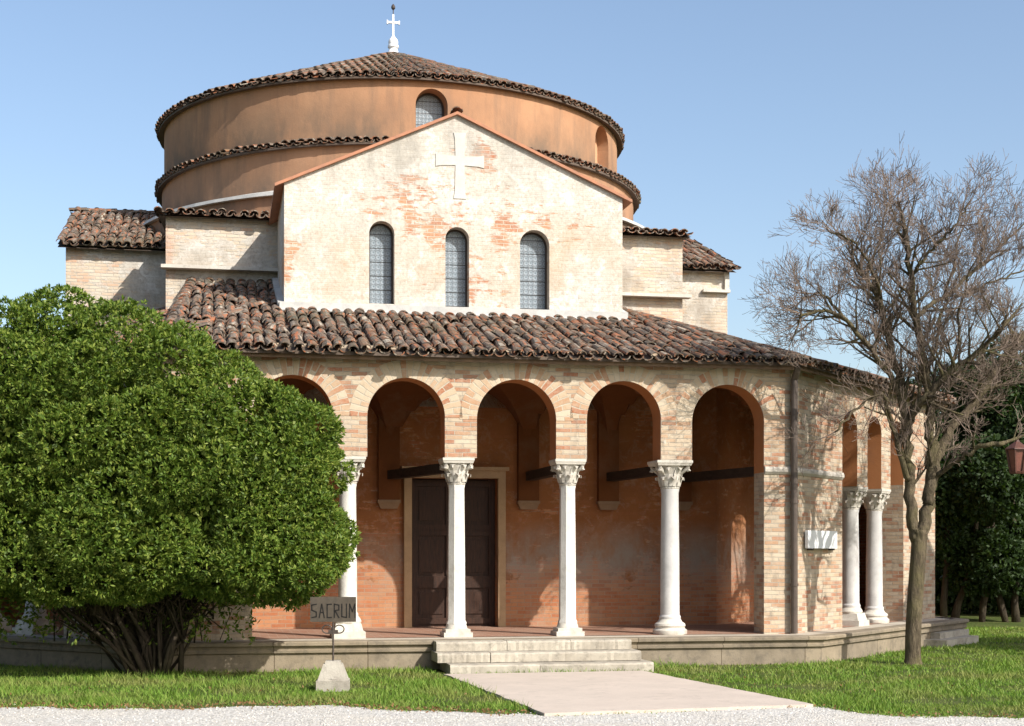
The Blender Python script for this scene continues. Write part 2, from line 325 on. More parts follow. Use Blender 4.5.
M['iron'] = flat('iron', (0.07, 0.05, 0.04), (0.03, 0.025, 0.02), 30, 0.6, 0.4)
M['lantern_copper'] = flat('lantern_copper', (0.12, 0.045, 0.03), (0.06, 0.028, 0.02), 20, 0.6, 0.4)
M['lantern_glass'] = flat('lantern_glass', (0.22, 0.085, 0.06), (0.14, 0.06, 0.05), 6, 0.3, 0.5)
M['sign_board'] = flat('sign_board', (0.085, 0.07, 0.052), (0.055, 0.046, 0.036), 9, 0.8)
M['ink'] = flat('sign_letters', (0.010, 0.009, 0.008), (0.016, 0.014, 0.012), 20)
M['plaque'] = stone_mat('plaque_stone', (0.80, 0.80, 0.79), (0.72, 0.73, 0.74), (0.6, 0.6, 0.6), 0.2, 0.1, rough=0.4)
def glass_mat():
    t = NT('leaded_glass', 0.35, 0.5); uv = t.tc.outputs['UV']
    br = t.n('ShaderNodeTexVoronoi', feature='F1'); br.inputs['Scale'].default_value = 12.0; br.inputs['Randomness'].default_value = 0.12
    t.l(uv, br.inputs['Vector'])
    d = br.outputs['Distance']
    c = t.ramp(d, [(0.0, (0.11, 0.14, 0.165)), (0.14, (0.13, 0.165, 0.195)), (0.18, (0.22, 0.265, 0.30)), (0.40, (0.25, 0.295, 0.33)), (0.46, (0.15, 0.17, 0.19)), (0.56, (0.13, 0.15, 0.17)), (0.62, (0.19, 0.23, 0.26))])
    c = t.mix(t.mapr(t.noise(6, 3), 0.4, 0.7, 0, 0.5), c, (0.16, 0.20, 0.23))
    y = t.sep(uv)[1]
    fr = t.math('FRACT', t.math('MULTIPLY', y, 4.2)); bar = t.math('LESS_THAN', fr, 0.07)
    c = t.mix(bar, c, (0.03, 0.03, 0.03))
    t.color(c); t.bump(t.math('ADD', d, t.math('MULTIPLY', t.noise(9, 2), 0.6)), 0.4, 0.02)
    return t.m
M['glass'] = glass_mat()
def leaf_mat(name, dark, mid, light, rough=0.38, spec=0.45):
    t = NT(name, rough, spec)
    r = t.geo.outputs['Random Per Island']
    f = t.math('ADD', t.math('MULTIPLY', r, 0.75), t.math('MULTIPLY', t.noise(1.3, 4), 0.35))
    c = t.ramp(f, [(0.05, dark), (0.5, mid), (0.95, light)])
    t.color(c)
    tr = t.n('ShaderNodeBsdfTranslucent'); t.l(t.mix(1.0, c, (1.3, 1.4, 0.5), 'MULTIPLY'), tr.inputs['Color'])
    mx = t.n('ShaderNodeMixShader'); mx.inputs[0].default_value = 0.22
    t.l(t.b.outputs[0], mx.inputs[1]); t.l(tr.outputs[0], mx.inputs[2]); t.l(mx.outputs[0], t.out.inputs['Surface'])
    return t.m
M['bush_leaf'] = leaf_mat('bush_leaf', (0.035, 0.07, 0.011), (0.098, 0.162, 0.023), (0.225, 0.27, 0.05), 0.5, 0.22)
M['olive_leaf'] = leaf_mat('olive_leaf', (0.035, 0.055, 0.018), (0.07, 0.10, 0.032), (0.12, 0.15, 0.055), 0.6, 0.2)
M['far_leaf'] = leaf_mat('far_leaf', (0.012, 0.026, 0.007), (0.024, 0.048, 0.012), (0.045, 0.075, 0.02), 0.6, 0.25)
def grass_mat():
    m = leaf_mat('grass_blade', (0.07, 0.14, 0.018), (0.135, 0.245, 0.03), (0.25, 0.31, 0.07), 0.6, 0.2)
    nt = m.node_tree; b = nt.nodes['Principled BSDF']; old = b.inputs['Base Color'].links[0].from_socket
    tc = next(n for n in nt.nodes if n.type == 'TEX_COORD')
    nz = nt.nodes.new('ShaderNodeTexNoise'); nz.inputs['Scale'].default_value = 0.9; nz.inputs['Detail'].default_value = 6; nt.links.new(tc.outputs['Object'], nz.inputs['Vector'])
    mr = nt.nodes.new('ShaderNodeMapRange'); mr.inputs[1].default_value = 0.47; mr.inputs[2].default_value = 0.66; mr.inputs[4].default_value = 0.75; nt.links.new(nz.outputs['Fac'], mr.inputs[0])
    mx = nt.nodes.new('ShaderNodeMix'); mx.data_type = 'RGBA'; nt.links.new(mr.outputs[0], mx.inputs[0]); nt.links.new(old, mx.inputs[6]); mx.inputs[7].default_value = (0.23, 0.22, 0.075, 1)
    nt.links.new(mx.outputs[2], b.inputs['Base Color']); return m
M['grass_blade'] = grass_mat()
M['dry_leaf'] = leaf_mat('dry_leaf', (0.13, 0.07, 0.035), (0.22, 0.12, 0.055), (0.32, 0.22, 0.12), 0.8, 0.1)
def bark_mat(name, a, b, c3, sc=9):
    t = NT(name, 0.95, 0.1); obj = t.tc.outputs['Object']
    n = t.noise(sc, 6, 0.7, t.scalev(obj, (1, 1, 0.25))); c = t.mix(t.mapr(n, 0.35, 0.68), a, b)
    c = t.mix(t.mapr(t.noise(2.6, 4), 0.45, 0.7, 0, 0.7), c, c3)
    t.color(c); t.bump(n, 1.0, 0.06); return t.m
M['bark'] = bark_mat('bark', (0.17, 0.135, 0.09), (0.05, 0.04, 0.028), (0.15, 0.135, 0.06), 22)
M['twig'] = flat('twig', (0.20, 0.15, 0.118), (0.12, 0.09, 0.07), 3)
M['dark_bark'] = bark_mat('dark_bark', (0.07, 0.055, 0.04), (0.035, 0.028, 0.022), (0.08, 0.07, 0.04))
def ground_mat():
    t = NT('lawn_soil', 0.95, 0.1); obj = t.tc.outputs['Object']
    c = t.mix(t.mapr(t.noise(0.9, 6, 0.7), 0.38, 0.66), (0.055, 0.085, 0.018), (0.10, 0.115, 0.035))
    c = t.mix(t.mapr(t.noise(9, 6, 0.75), 0.54, 0.72, 0, 0.7), c, (0.17, 0.13, 0.08))
    t.color(c); t.bump(t.noise(22, 5, 0.7), 0.8, 0.04); return t.m
M['lawn'] = ground_mat()
def gravel_mat():
    t = NT('gravel', 0.95, 0.1); obj = t.tc.outputs['Object']
    v = t.n('ShaderNodeTexVoronoi'); v.inputs['Scale'].default_value = 42; t.l(obj, v.inputs['Vector'])
    sp = t.n('ShaderNodeSeparateColor'); t.l(v.outputs['Color'], sp.inputs[0])
    c = t.ramp(sp.outputs[0], [(0.0, (0.30, 0.28, 0.25)), (0.3, (0.50, 0.48, 0.44)), (0.8, (0.62, 0.60, 0.56)), (1.0, (0.44, 0.40, 0.35))])
    c = t.mix(t.mapr(t.noise(0.8, 6, 0.7), 0.45, 0.72, 0, 0.5), c, (0.55, 0.50, 0.42))
    t.color(c); t.bump(t.math('SUBTRACT', t.noise(18, 4), v.outputs['Distance']), 0.7, 0.02); return t.m
M['gravel'] = gravel_mat()
def path_mat():
    t = NT('path_paving', 0.9, 0.15)
    c = t.mix(t.mapr(t.noise(1.1, 6, 0.68), 0.36, 0.68), (0.54, 0.46, 0.39), (0.47, 0.40, 0.34))
    c = t.mix(t.mapr(t.noise(14, 5, 0.75), 0.5, 0.8, 0, 0.45), c, (0.40, 0.34, 0.28))
    c = t.mix(t.mapr(t.noise(90, 2), 0.5, 0.8, 0, 0.5), c, (0.36, 0.31, 0.26))
    c = t.mix(t.mapr(t.noise(2.4, 6, 0.75, None, 0.5), 0.55, 0.66, 0, 0.4), c, (0.30, 0.26, 0.22))
    t.color(c); t.bump(t.math('ADD', t.noise(70, 3), t.math('MULTIPLY', t.noise(5, 5), 0.8)), 0.45, 0.008); return t.m
M['path'] = path_mat()

# ------------------------------------------------------------ ground
def in_poly_sheet(name, pts, z, mat, kind='structure'):
    b = MB(); b.face([(x, y, z) for x, y in pts]); o = b.build(name, mat); tag(o, kind=kind); return o
b = MB(); b.face([(-600, -300, -0.004), (600, -300, -0.004), (600, 1200, -0.004), (-600, 1200, -0.004)]); tag(b.build('ground', M['lawn']), kind='structure')
def wiggle(pts, step=0.12, amp=0.17):
    out = []
    for (a, c) in zip(pts[:-1], pts[1:]):
        L = math.hypot(c[0]-a[0], c[1]-a[1]); n = max(1, int(L/step))
        for k in range(n):
            f = k/n; x, y = a[0]+(c[0]-a[0])*f, a[1]+(c[1]-a[1])*f
            w = amp*(math.sin(x*2.3+1)*0.5 + math.sin(x*5.7)*0.35 + random.uniform(-.5, .5)*0.6)
            out.append((x, y+w))
    out.append(pts[-1]); return out
GE = wiggle([(-40, 16.3), (-5.6, 16.45), (-4, 16.4), (-2, 16.7), (-0.7, 16.1), (0.3, 15.68)]) + wiggle([(3.30, 16.62), (3.7, 15.85), (5.3, 15.45), (8, 15.3), (40, 14.0)])
in_poly_sheet('gravel_path', [(-40, 11.2), (40, 8.9)] + GE[::-1], 0.0, M['gravel'])
PATH0 = [(0.34, 15.64), (3.34, 16.56), (1.85, 21.3), (-0.93, 20.7)]
PATH = []
for i in range(4):
    a, c = PATH0[i], PATH0[(i+1) % 4]; nn = 24
    for k in range(nn): PATH.append((a[0]+(c[0]-a[0])*k/nn+random.uniform(-.014, .014), a[1]+(c[1]-a[1])*k/nn+random.uniform(-.014, .014)))
b = MB()
for i in range(len(PATH)):
    a, c = PATH[i], PATH[(i+1) % len(PATH)]; b.face([(a[0], a[1], -0.003), (c[0], c[1], -0.003), (c[0], c[1], 0.03), (a[0], a[1], 0.03)])
b.face([(x, y, 0.03) for x, y in PATH]); tag(b.build('paved_path', M['path']), kind='structure')
GEX = np.array([p[0] for p in GE]); GEY = np.array([p[1] for p in GE])
def inside(px, py, poly):
    r = np.zeros(len(px), bool); n = len(poly); j = n-1
    for i in range(n):
        xi, yi = poly[i]; xj, yj = poly[j]
        c = ((yi > py) != (yj > py)) & (px < (xj-xi)*(py-yi)/(yj-yi+1e-12)+xi); r ^= c; j = i
    return r

# ------------------------------------------------------------ the church
church = empty('church', W(0, 0, 0), YAW)
tag(church, 'old round brick church with tiled roofs, white gable with cross and columned porch', 'church')
ZF = 0.425; ZP = 0.455
S2 = math.sqrt(0.5)
UL, UR, LD = -4.80, 4.85, 7.03
def m_front(u, z, d): return Vector((u, d, z))
def m_right(t, z, d): return Vector((UR + t*S2 - d*S2, t*S2 + d*S2, z))
def m_left(t, z, d): return Vector((UL - t*S2 + d*S2, t*S2 + d*S2, z))
def wall(mb, fmap, u0, u1, zb, zt, openings=(), lifts=(), thick=0.45, flip=False, maxstep=9.0, ring=None, back=True, uvo=0.0):
    """openings: (centre, half width, bottom, springing); lifts: (u a, u b, bottom) where wall starts higher"""
    top = zt if callable(zt) else (lambda u: zt)
    us = {u0, u1}
    for (c, h, zo, sp) in openings:
        for k in range(25): us.add(round(c - h*math.cos(math.pi*k/24), 5))
    for (a, c, z) in lifts: us.add(a); us.add(c)
    if callable(zt): us.add(0.0) if u0 < 0 < u1 else None
    us = sorted(us); full = [us[0]]
    for a in us[1:]:
        n = max(1, math.ceil((a-full[-1])/maxstep)); s0 = full[-1]
        for k in range(1, n+1): full.append(s0+(a-s0)*k/n)
    us = full
    rm_i = 2 if ring else 0
    def quad(P, uv, m=0): mb.face(P[::-1] if flip else P, uv[::-1] if flip else uv, m)
    for a, c in zip(us[:-1], us[1:]):
        mid = (a+c)/2; lo = zb
        for (x, y, z) in lifts:
            if x-1e-6 < mid < y+1e-6: lo = z
        op = next((o for o in openings if abs(mid-o[0]) < o[1]), None)
        pieces = []
        if op is None: pieces = [((lo, lo), (top(a), top(c)))]
        else:
            ar = lambda u: op[3] + math.sqrt(max(0.0, op[1]**2-(u-op[0])**2))
            if op[2] > lo+1e-6: pieces.append(((lo, lo), (op[2], op[2])))
            pieces.append(((ar(a), ar(c)), (top(a), top(c))))
            quad([fmap(a, ar(a), 0), fmap(a, ar(a), thick), fmap(c, ar(c), thick), fmap(c, ar(c), 0)], [(0, a), (thick, a), (thick, c), (0, c)], rm_i)
            if op[2] > lo+1e-6: quad([fmap(a, op[2], 0), fmap(c, op[2], 0), fmap(c, op[2], thick), fmap(a, op[2], thick)], [(a, 0), (c, 0), (c, thick), (a, thick)])
        for (la, lc), (ta, tc) in pieces:
            quad([fmap(a, la, 0), fmap(c, lc, 0), fmap(c, tc, 0), fmap(a, ta, 0)], [(a+uvo, la), (c+uvo, lc), (c+uvo, tc), (a+uvo, ta)])
            if back: quad([fmap(c, lc, thick), fmap(a, la, thick), fmap(a, ta, thick), fmap(c, tc, thick)], [(c, lc), (a, la), (a, ta), (c, tc)])
        if op is None: quad([fmap(a, lo, 0), fmap(a, lo, thick), fmap(c, lo, thick), fmap(c, lo, 0)], [(0, a), (thick, a), (thick, c), (0, c)])
        quad([fmap(a, top(a), 0), fmap(c, top(c), 0), fmap(c, top(c), thick), fmap(a, top(a), thick)], [(a, 0), (c, 0), (c, thick), (a, thick)])
    def vert(u, z0, z1, s, m=0):
        P = [fmap(u, z0, 0), fmap(u, z0, thick), fmap(u, z1, thick), fmap(u, z1, 0)]; uv = [(0, z0), (thick, z0), (thick, z1), (0, z1)]
        if s: P = P[::-1]; uv = uv[::-1]
        quad(P, uv, m)
    vert(u0, zb, top(u0), True); vert(u1, zb, top(u1), False)
    for (c, h, zo, sp) in openings:
        la = next((z for (x, y, z) in lifts if x <= c-h-1e-4 <= y), zb); lb = next((z for (x, y, z) in lifts if x <= c+h+1e-4 <= y), zb)
        for (uu, zz_, ss) in ((c-h, max(zo, la), False), (c+h, max(zo, lb), True)):
            if ring and zz_ < 2.0: vert(uu, zz_, 2.97, ss, 0); vert(uu, 2.97, sp, ss, rm_i)
            else: vert(uu, zz_, sp, ss, rm_i)
    if ring:
        rw, rm = ring
        for (c, h, zo, sp) in openings:
            r0, r1 = h+0.002, h+rw
            for k in range(24):
                a0, a1 = math.pi*k/24, math.pi*(k+1)/24
                P = [fmap(c-r*math.cos(a), sp+r*math.sin(a), -0.006) for r, a in ((r0, a0), (r1, a0), (r1, a1), (r0, a1))]
                if flip: pass
                uv = [(r-h+0.31*int(c*7), a*(h+0.1)) for r, a in ((r0, a0), (r1, a0), (r1, a1), (r0, a1))]
                P = P[::-1]; uv = uv[::-1]
                if flip: P = P[::-1]; uv = uv[::-1]
                mb.face(P, uv, rm)

SPR, CAPT = 3.745, 3.14
ARF = [(-2.93, 0.59, ZF, SPR), (-1.24, 0.585, ZF, SPR), (0.45, 0.615, ZF, SPR-0.02), (2.14, 0.59, ZF, SPR+0.02), (3.825, 0.59, ZF, SPR)]
COLF = [-2.10, -0.445, 1.295, 2.945]
LIFT = [(ARF[i][0]+ARF[i][1], ARF[i+1][0]-ARF[i+1][1], CAPT) for i in range(4)]
mb = MB(); wall(mb, m_front, UL, UR, ZF, 4.74, ARF, LIFT, 0.45, ring=(0.27, 1))
mb.build('arcade_wall', [M['arcade_brick'], M['voussoir_brick'], M['arch_plaster']], church)
DSP, DCAP = 3.79, 2.86
ARD = [(2.53, 0.345, ZF, DSP), (3.71, 0.345, ZF, DSP), (4.87, 0.345, ZF, DSP)]
COLD = [3.13, 4.29]
LIFD = [(2.875, 3.365, DCAP), (4.055, 4.525, DCAP)]
mb = MB(); wall(mb, m_right, 0, LD, ZF, 4.74, ARD, LIFD, 0.45, ring=(0.25, 1), uvo=3.1); mb.build('arcade_wall', [M['arcade_brick'], M['voussoir_brick'], M['arch_plaster']], church)
mb = MB(); wall(mb, m_left, 0, LD, ZF, 4.74, ARD, LIFD, 0.45, flip=True, ring=(0.25, 1), uvo=7.7); mb.build('arcade_wall', [M['arcade_brick'], M['voussoir_brick'], M['arch_plaster']], church)
CR = (UR+LD*S2, LD*S2); CL = (UL-LD*S2, LD*S2); VB = 21.0
for sgn, c in ((1, CR), (-1, CL)):
    mb = MB(); wall(mb, (lambda t, z, d, sgn=sgn, c=c: Vector((c[0]-sgn*d, c[1]+t, z))), 0.0, VB-c[1], ZF, 4.74, (), (), 0.45, flip=sgn < 0)
    mb.build('side_wall', M['red_brick'], church)
# rear wall
mb = MB(); mb.box(((CR[0]+CL[0])/2, VB+0.2, 2.6), (CR[0]-CL[0], 0.4, 4.3)); mb.build('rear_wall', M['red_brick'], church)
# impost bands on the piers
def band(pts, prof, name, mat): mb = MB(); mb.sweep(pts, prof); return mb.build(name, mat, church)
PR = [(-0.02, 3.06), (0.035, 3.06), (0.05, 3.02), (0.05, 2.98), (0.015, 2.94), (-0.02, 2.94)]
band([(4.42, 0), (UR, 0), (UR+2.16*S2, 2.16*S2)], PR, 'impost_band', M['impost_stone'])
band([(UL-2.16*S2, 2.16*S2), (UL, 0), (-3.53, 0)], PR, 'impost_band', M['impost_stone'])
# dado/back wall of the porch
IC = 4.65; VI = 3.0
mb = MB()
DO = (-0.045, 0.745, 2.98)
def back_rect(u0, u1, z0, z1): mb.face([(u0, VI, z0), (u1, VI, z0), (u1, VI, z1), (u0, VI, z1)])
back_rect(-IC, DO[0]-DO[1], ZF, 5.3); back_rect(DO[0]+DO[1], IC, ZF, 5.3); back_rect(DO[0]-DO[1], DO[0]+DO[1], DO[2], 5.3)
for s in (-1, 1):
    u = DO[0]+s*DO[1]; P = [(u, VI, ZF), (u, VI+0.4, ZF), (u, VI+0.4, DO[2]), (u, VI, DO[2])]; mb.face(P if s > 0 else P[::-1])
mb.face([(DO[0]-DO[1], VI, DO[2]), (DO[0]+DO[1], VI, DO[2]), (DO[0]+DO[1], VI+0.4, DO[2]), (DO[0]-DO[1], VI+0.4, DO[2])])
mb.build('porch_wall', M['porch_plaster'], church)
for s in (-1, 1):
    a = (s*IC, VI); c = (s*(IC+4.2), VI+4.2); e = (s*(IC+4.2), VB)
    mb = MB()
    for p, q in ((a, c), (c, e)):
        L = math.dist(p, q); P = [(*p, ZF), (*q, ZF), (*q, 5.1), (*p, 5.1)]; uv = [(0, ZF), (L, ZF), (L, 5.1), (0, 5.1)]
        mb.face(P if s > 0 else P[::-1], uv if s > 0 else uv[::-1])
    # blind niche doorway jamb strip
    mb.build('porch_wall', M['porch_plaster'], church)
# pilasters + corbels + tie beams + vaults
PIL = [-3.3, -1.15, 1.26, 2.68, 4.0]
for i, u in enumerate(PIL):
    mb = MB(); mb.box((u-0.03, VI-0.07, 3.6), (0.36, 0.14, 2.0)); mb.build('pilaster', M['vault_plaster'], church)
    mb = MB(); mb.box((u-0.03, VI-0.08, 2.575), (0.39, 0.16, 0.05)); mb.box((u-0.03, VI-0.06, 2.50), (0.28, 0.12, 0.10), taper=1.3); mb.build('corbel', M['corbel'], church)
for u, up in zip(COLF+[4.6], PIL):
    mb = MB(); ang = math.atan2(-(up-u), 2.6); mb.box(((u+up)/2, 1.66, 3.02), (0.17, 2.66/math.cos(ang), 0.15), Matrix.Rotation(ang, 3, 'Z')); mb.build('tie_beam', M['beam_wood'], church)
mb = MB()
BF = [-4.75, -3.5]+COLF+[4.62]; BB = [-4.65, -4.2]+PIL
for (a, c, a2, c2) in zip(BF[:-1], BF[1:], BB[:-1], BB[1:]):
    N = 16; v0, v1 = 0.40, VI-0.004
    def zz(i, j):
        x = -1+2*i/N; y = -1+2*j/N
        return 3.15 + 1.42*max(math.sqrt(max(0, 1-x*x)), math.sqrt(max(0, 1-y*y)))
    g = [[((a+(c-a)*i/N)*(1-j/N)+(a2+(c2-a2)*i/N)*j/N, v0+(v1-v0)*j/N, zz(i, j)) for j in range(N+1)] for i in range(N+1)]
    for i in range(N):
        for j in range(N): mb.face([g[i][j], g[i][j+1], g[i+1][j+1], g[i+1][j]])
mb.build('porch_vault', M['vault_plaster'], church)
mb = MB()
for s in (-1, 1):
    P = [(s*4.6, 0.3, 4.62), (s*(4.6+5.0), 5.3, 4.62), (s*(4.6+5.0), VB, 4.62), (s*(IC+4.0), VB, 4.62), (s*(IC+4.0), VI+4.4, 4.62), (s*4.6, VI+0.2, 4.62)]
    mb.face(P[::-1] if s > 0 else P)
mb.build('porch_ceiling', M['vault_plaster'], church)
# door
mb = MB(); fx = 0.13
for s in (-1, 1): mb.box((DO[0]+s*(DO[1]+fx/2), VI-0.045, (ZF+DO[2])/2), (fx, 0.13, DO[2]-ZF))
mb.box((DO[0], VI-0.045, DO[2]+fx/2), (2*DO[1]+2*fx, 0.13, fx)); mb.box((DO[0], VI-0.07, DO[2]+fx+0.03), (2*DO[1]+2*fx+0.1, 0.2, 0.06))
mb.build('door_frame', M['door_frame'], church)
door = MB()
door.box((DO[0], VI+0.26, (ZF+DO[2])/2), (2*DO[1]+0.1, 0.06, DO[2]-ZF)); door = door.build('double_door', M['door_wood'], church)
for s in (-1, 1):
    mb = MB(); cx = DO[0]+s*DO[1]/2; w = DO[1]-0.01
    for x in (-1, 1): mb.box((cx+x*(w/2-0.055), VI+0.215, (ZF+DO[2])/2), (0.11, 0.05, DO[2]-ZF-0.02))
    for z in (0.53, 1.15, 1.25, 2.05, 2.14, 2.90): mb.box((cx, VI+0.2149, z), (w-0.22, 0.047, 0.10))
    for z0, z1 in ((0.60, 1.08), (1.32, 1.98), (2.21, 2.83)): mb.box((cx, VI+0.225, (z0+z1)/2), (w-0.32, 0.03, z1-z0-0.10))
    mb.build('door_leaf', M['door_wood'], door)

# columns
def capital(mb, c, z0, z1, r0, half):
    h = z1-z0; zt = z1-0.075
    n = 16
    mb.lathe([(r0, z0), (r0+0.012, z0+0.02), (r0+0.0, z0+0.04), (r0+0.01, z0+0.3*h), (r0+0.05, z0+0.62*h), (half*0.92, zt)], c, n)
    cx, cy = c[0], c[1]
    for tier, (zb, zt_, rb, ro, k, ph) in enumerate(((z0+0.04, z0+0.45*h, r0+0.012, 0.075, 8, 0), (z0+0.22*h, z0+0.78*h, r0+0.022, 0.10, 8, 0.5))):
        for q in range(k):
            a = 2*math.pi*(q+ph)/k; d = Vector((math.cos(a), math.sin(a), 0)); s = Vector((-d.y, d.x, 0)); w = rb*0.36
            prof = [(0.0, zb, 1.0), (0.02, zb+0.55*(zt_-zb), 1.15), (ro*0.62, zt_-0.012, 0.95), (ro, zt_-0.02, 0.6), (ro*0.95, zt_-0.06, 0.25)]
            C = Vector((cx, cy, 0))
            rows = [[C+d*(rb+o+0.012*(abs(x) < .1))+s*(w*x*kk)+Vector((0, 0, z)) for x in (-1, 0, 1)] for o, z, kk in prof]
            for A, B in zip(rows[:-1], rows[1:]):
                for i in range(2): mb.face([A[i], A[i+1], B[i+1], B[i]])
    for sx in (-1, 1):                                     # corner volutes
        for sy in (-1, 1):
            d = Vector((sx, sy, 0)).normalized()
            pts = [Vector((cx, cy, 0))+d*(r0+0.03)+Vector((0, 0, z0+0.5*h)), Vector((cx, cy, 0))+d*(half*1.02)+Vector((0, 0, zt-0.07)), Vector((cx, cy, 0))+d*(half*1.26)+Vector((0, 0, zt-0.02)), Vector((cx, cy, 0))+d*(half*1.28)+Vector((0, 0, zt-0.075)), Vector((cx, cy, 0))+d*(half*1.14)+Vector((0, 0, zt-0.085))]
            mb.tube(pts, [0.02, 0.03, 0.032, 0.028, 0.02], 6)
    mb.box((cx, cy, z1-0.06), (2*half, 2*half, 0.04), taper=1.06); mb.box((cx, cy, z1-0.02), (2*half*1.08, 2*half*1.08, 0.04))
def column(u, v, top, kind, rot=0.0, rs=0.135, half=0.225, mat='marble', lean=(0, 0)):
    root = empty('column', (u, v, ZP-0.03), rot); root.parent = church
    zb = 0.0; H = top-(ZP-0.03); ch = 0.40 if half < 0.26 else 0.44
    mb = MB()
    if kind == 'square':
        mb.box((0, 0, 0.035), (0.44, 0.44, 0.07)); mb.box((0, 0, 0.095), (0.38, 0.38, 0.05)); mb.lathe([(0.17, 0.12), (0.165, 0.15), (0.15, 0.19)], (0, 0, 0), 20); zs = 0.19
    elif kind == 'round':
        mb.lathe([(0.26, 0), (0.27, 0.02), (0.27, 0.07), (0.24, 0.09), (0.23, 0.11), (0.245, 0.14), (0.235, 0.17), (0.19, 0.20), (0.165, 0.25)], (0, 0, 0), 28); zs = 0.25
    else:
        mb.box((0, 0, 0.05), (0.50, 0.50, 0.10)); mb.box((0, 0, 0.16), (0.44, 0.44, 0.12), taper=0.86); mb.lathe([(0.2, 0.22), (0.21, 0.25), (0.19, 0.29), (0.16, 0.33)], (0, 0, 0), 24); zs = 0.33
    mb.build('base', M['carved_stone'], root, True, auto=35)
    mb = MB(); n = 8 if kind == 'square' else 24
    mb.lathe([(rs+0.02, zs), (rs+0.02, zs+0.03), (rs+0.002, zs+0.06), (rs, zs+0.4), (rs*0.98, (zs+H-ch)/2), (rs*0.90, H-ch-0.06), (rs*0.95, H-ch-0.03), (rs*0.97, H-ch)], (0, 0, 0), n, rot0=math.pi/8)
    mb.build('shaft', M[mat], root, True, auto=30)
    mb = MB(); capital(mb, (0, 0, 0), H-ch, H, rs*0.95, half); mb.build('capital', M['carved_stone'], root)
    return root
column(COLF[0], 0.225, CAPT, 'tall', rs=0.14, half=0.235)
column(COLF[1], 0.225, CAPT, 'square', rs=0.138, half=0.225)
column(COLF[2], 0.225, CAPT, 'square', rs=0.132, half=0.225)
column(COLF[3], 0.225, CAPT, 'round', rs=0.15, half=0.265, mat='marble_grey')
for k, t in enumerate(COLD):
    p = m_right(t, 0, 0.22); column(p.x, p.y, DCAP, 'tall' if k == 0 else 'round', R(45), 0.15, 0.215, 'marble_grey')
    p = m_left(t, 0, 0.22); column(p.x, p.y, DCAP, 'tall', R(-45), 0.15, 0.215, 'marble_grey')

# platform with moulded edge
def oct_path(off, ext=0.0):
    k = math.tan(R(22.5))*off
    sd = off if off < 0.31 else 0.30+(off-0.31)*0.2
    xr, xl = CR[0]+sd, CL[0]-sd
    return [(xl, VB), (xl, -off+(UL-k-xl)), (UL-k, -off), (UR+k, -off), (xr, -off+(xr-UR-k)), (xr, VB)]
PO = 0.70
pth = oct_path(PO)
mb = MB()
mb.sweep(pth, [(-0.30, ZF), (0.0, ZF), (0.02, ZF-0.015), (0.02, ZF-0.055), (0.0, ZF-0.07), (-0.015, ZF-0.075), (-0.03, ZF-0.105), (-0.03, ZF-0.12), (-0.015, ZF-0.125), (-0.02, ZF-0.16), (-0.06, ZF-0.18), (-0.06, -0.05)])
mb.build('platform_edge', M['plinth_stone'], church)
mb = MB(); q = oct_path(PO-0.30); mb.face([(x, y, ZF) for x, y in q]); mb.build('platform_paving', M['edge_stone'], church)
mb = MB(); q = oct_path(-0.02); mb.face([(x, y, ZF+0.006) for x, y in q]); mb.build('porch_floor', M['floor_tiles'], church)
# steps
steps = empty('stone_steps', W(0.5, -1.2, 0), YAW); tag(steps, 'three worn pale stone steps leading up from the paved path to the church door', 'steps')
def worn_block(mb, u0, u1, v0, v1, z0, z1, seed):
    rr = random.Random(seed); n = 22; pr = []
    for i in range(n+1):
        u = u0+(u1-u0)*i/n; e = rr.uniform(-.008, .008); d = rr.uniform(-.006, .006)
        pr.append([(u, v0+d, z0), (u, v0+d+e*0.5, z1-0.03), (u, v0+0.02+d, z1-0.006+e*0.4), (u, v0+0.06, z1+e*0.3), (u, v1, z1)])
    for A, B in zip(pr[:-1], pr[1:]):
        for k in range(4): mb.face([A[k], B[k], B[k+1], A[k+1]])
    for A, f in ((pr[0], 1), (pr[-1], -1)):
        P = A + [(A[0][0], v1, z0)]; mb.face(P[::-1] if f > 0 else P)
for i, (u0, cuts, u1, v0, z0, z1) in enumerate(((-0.93, (0.1, 1.05), 1.97, -1.03, 0.283, ZF+0.003), (-0.96, (-0.2, 0.9), 2.03, -1.36, 0.142, 0.283), (-0.83, (0.45,), 2.12, -1.70, -0.03, 0.142))):
    mb = MB(); xs = [u0, *cuts, u1]
    for j in range(len(xs)-1): worn_block(mb, xs[j]+(0.008 if j else 0)-0.5, xs[j+1]-0.5, v0+random.uniform(-.012, .012)+1.2, -0.70+1.2-(0.0 if i == 0 else -0.02), z0, z1-random.uniform(0, .008), i*10+j)
    mb.build('step', M['step_stone'], steps)

# ------------------------------------------------------------ roofs
SL = 0.322; ZE = 4.665; OV = 0.29
def zroof(w): return ZE + SL*(w+OV)
def half_tile(mb, P, ex, es, en, L, r0, r1, concave, m=0, lip=False):
    """one clay tile: P centre of its lower end, es up the slope"""
    n = 6; rows = []
    for (y, r, h) in ((0, r0, 0.0), (L, r1, -0.012)):
        row = []
        for k in range(n+1):
            a = math.pi*k/n; x = -r*math.cos(a); z = r*math.sin(a)*0.74
            row.append(P+ex*x+es*y+en*((z+h) if not concave else (-z+h+r*0.45)))
        rows.append(row)
    for k in range(n):
        q = [rows[0][k], rows[0][k+1], rows[1][k+1], rows[1][k]]
        mb.face(q if not concave else q[::-1], None, m)
    if lip:
        th = 0.017
        inn = [p + (P+en*(0.0 if not concave else r0*0.45)-p).normalized()*th for p in rows[0]]
        for k in range(n): mb.face([rows[0][k+1], rows[0][k], inn[k], inn[k+1]], None, m)
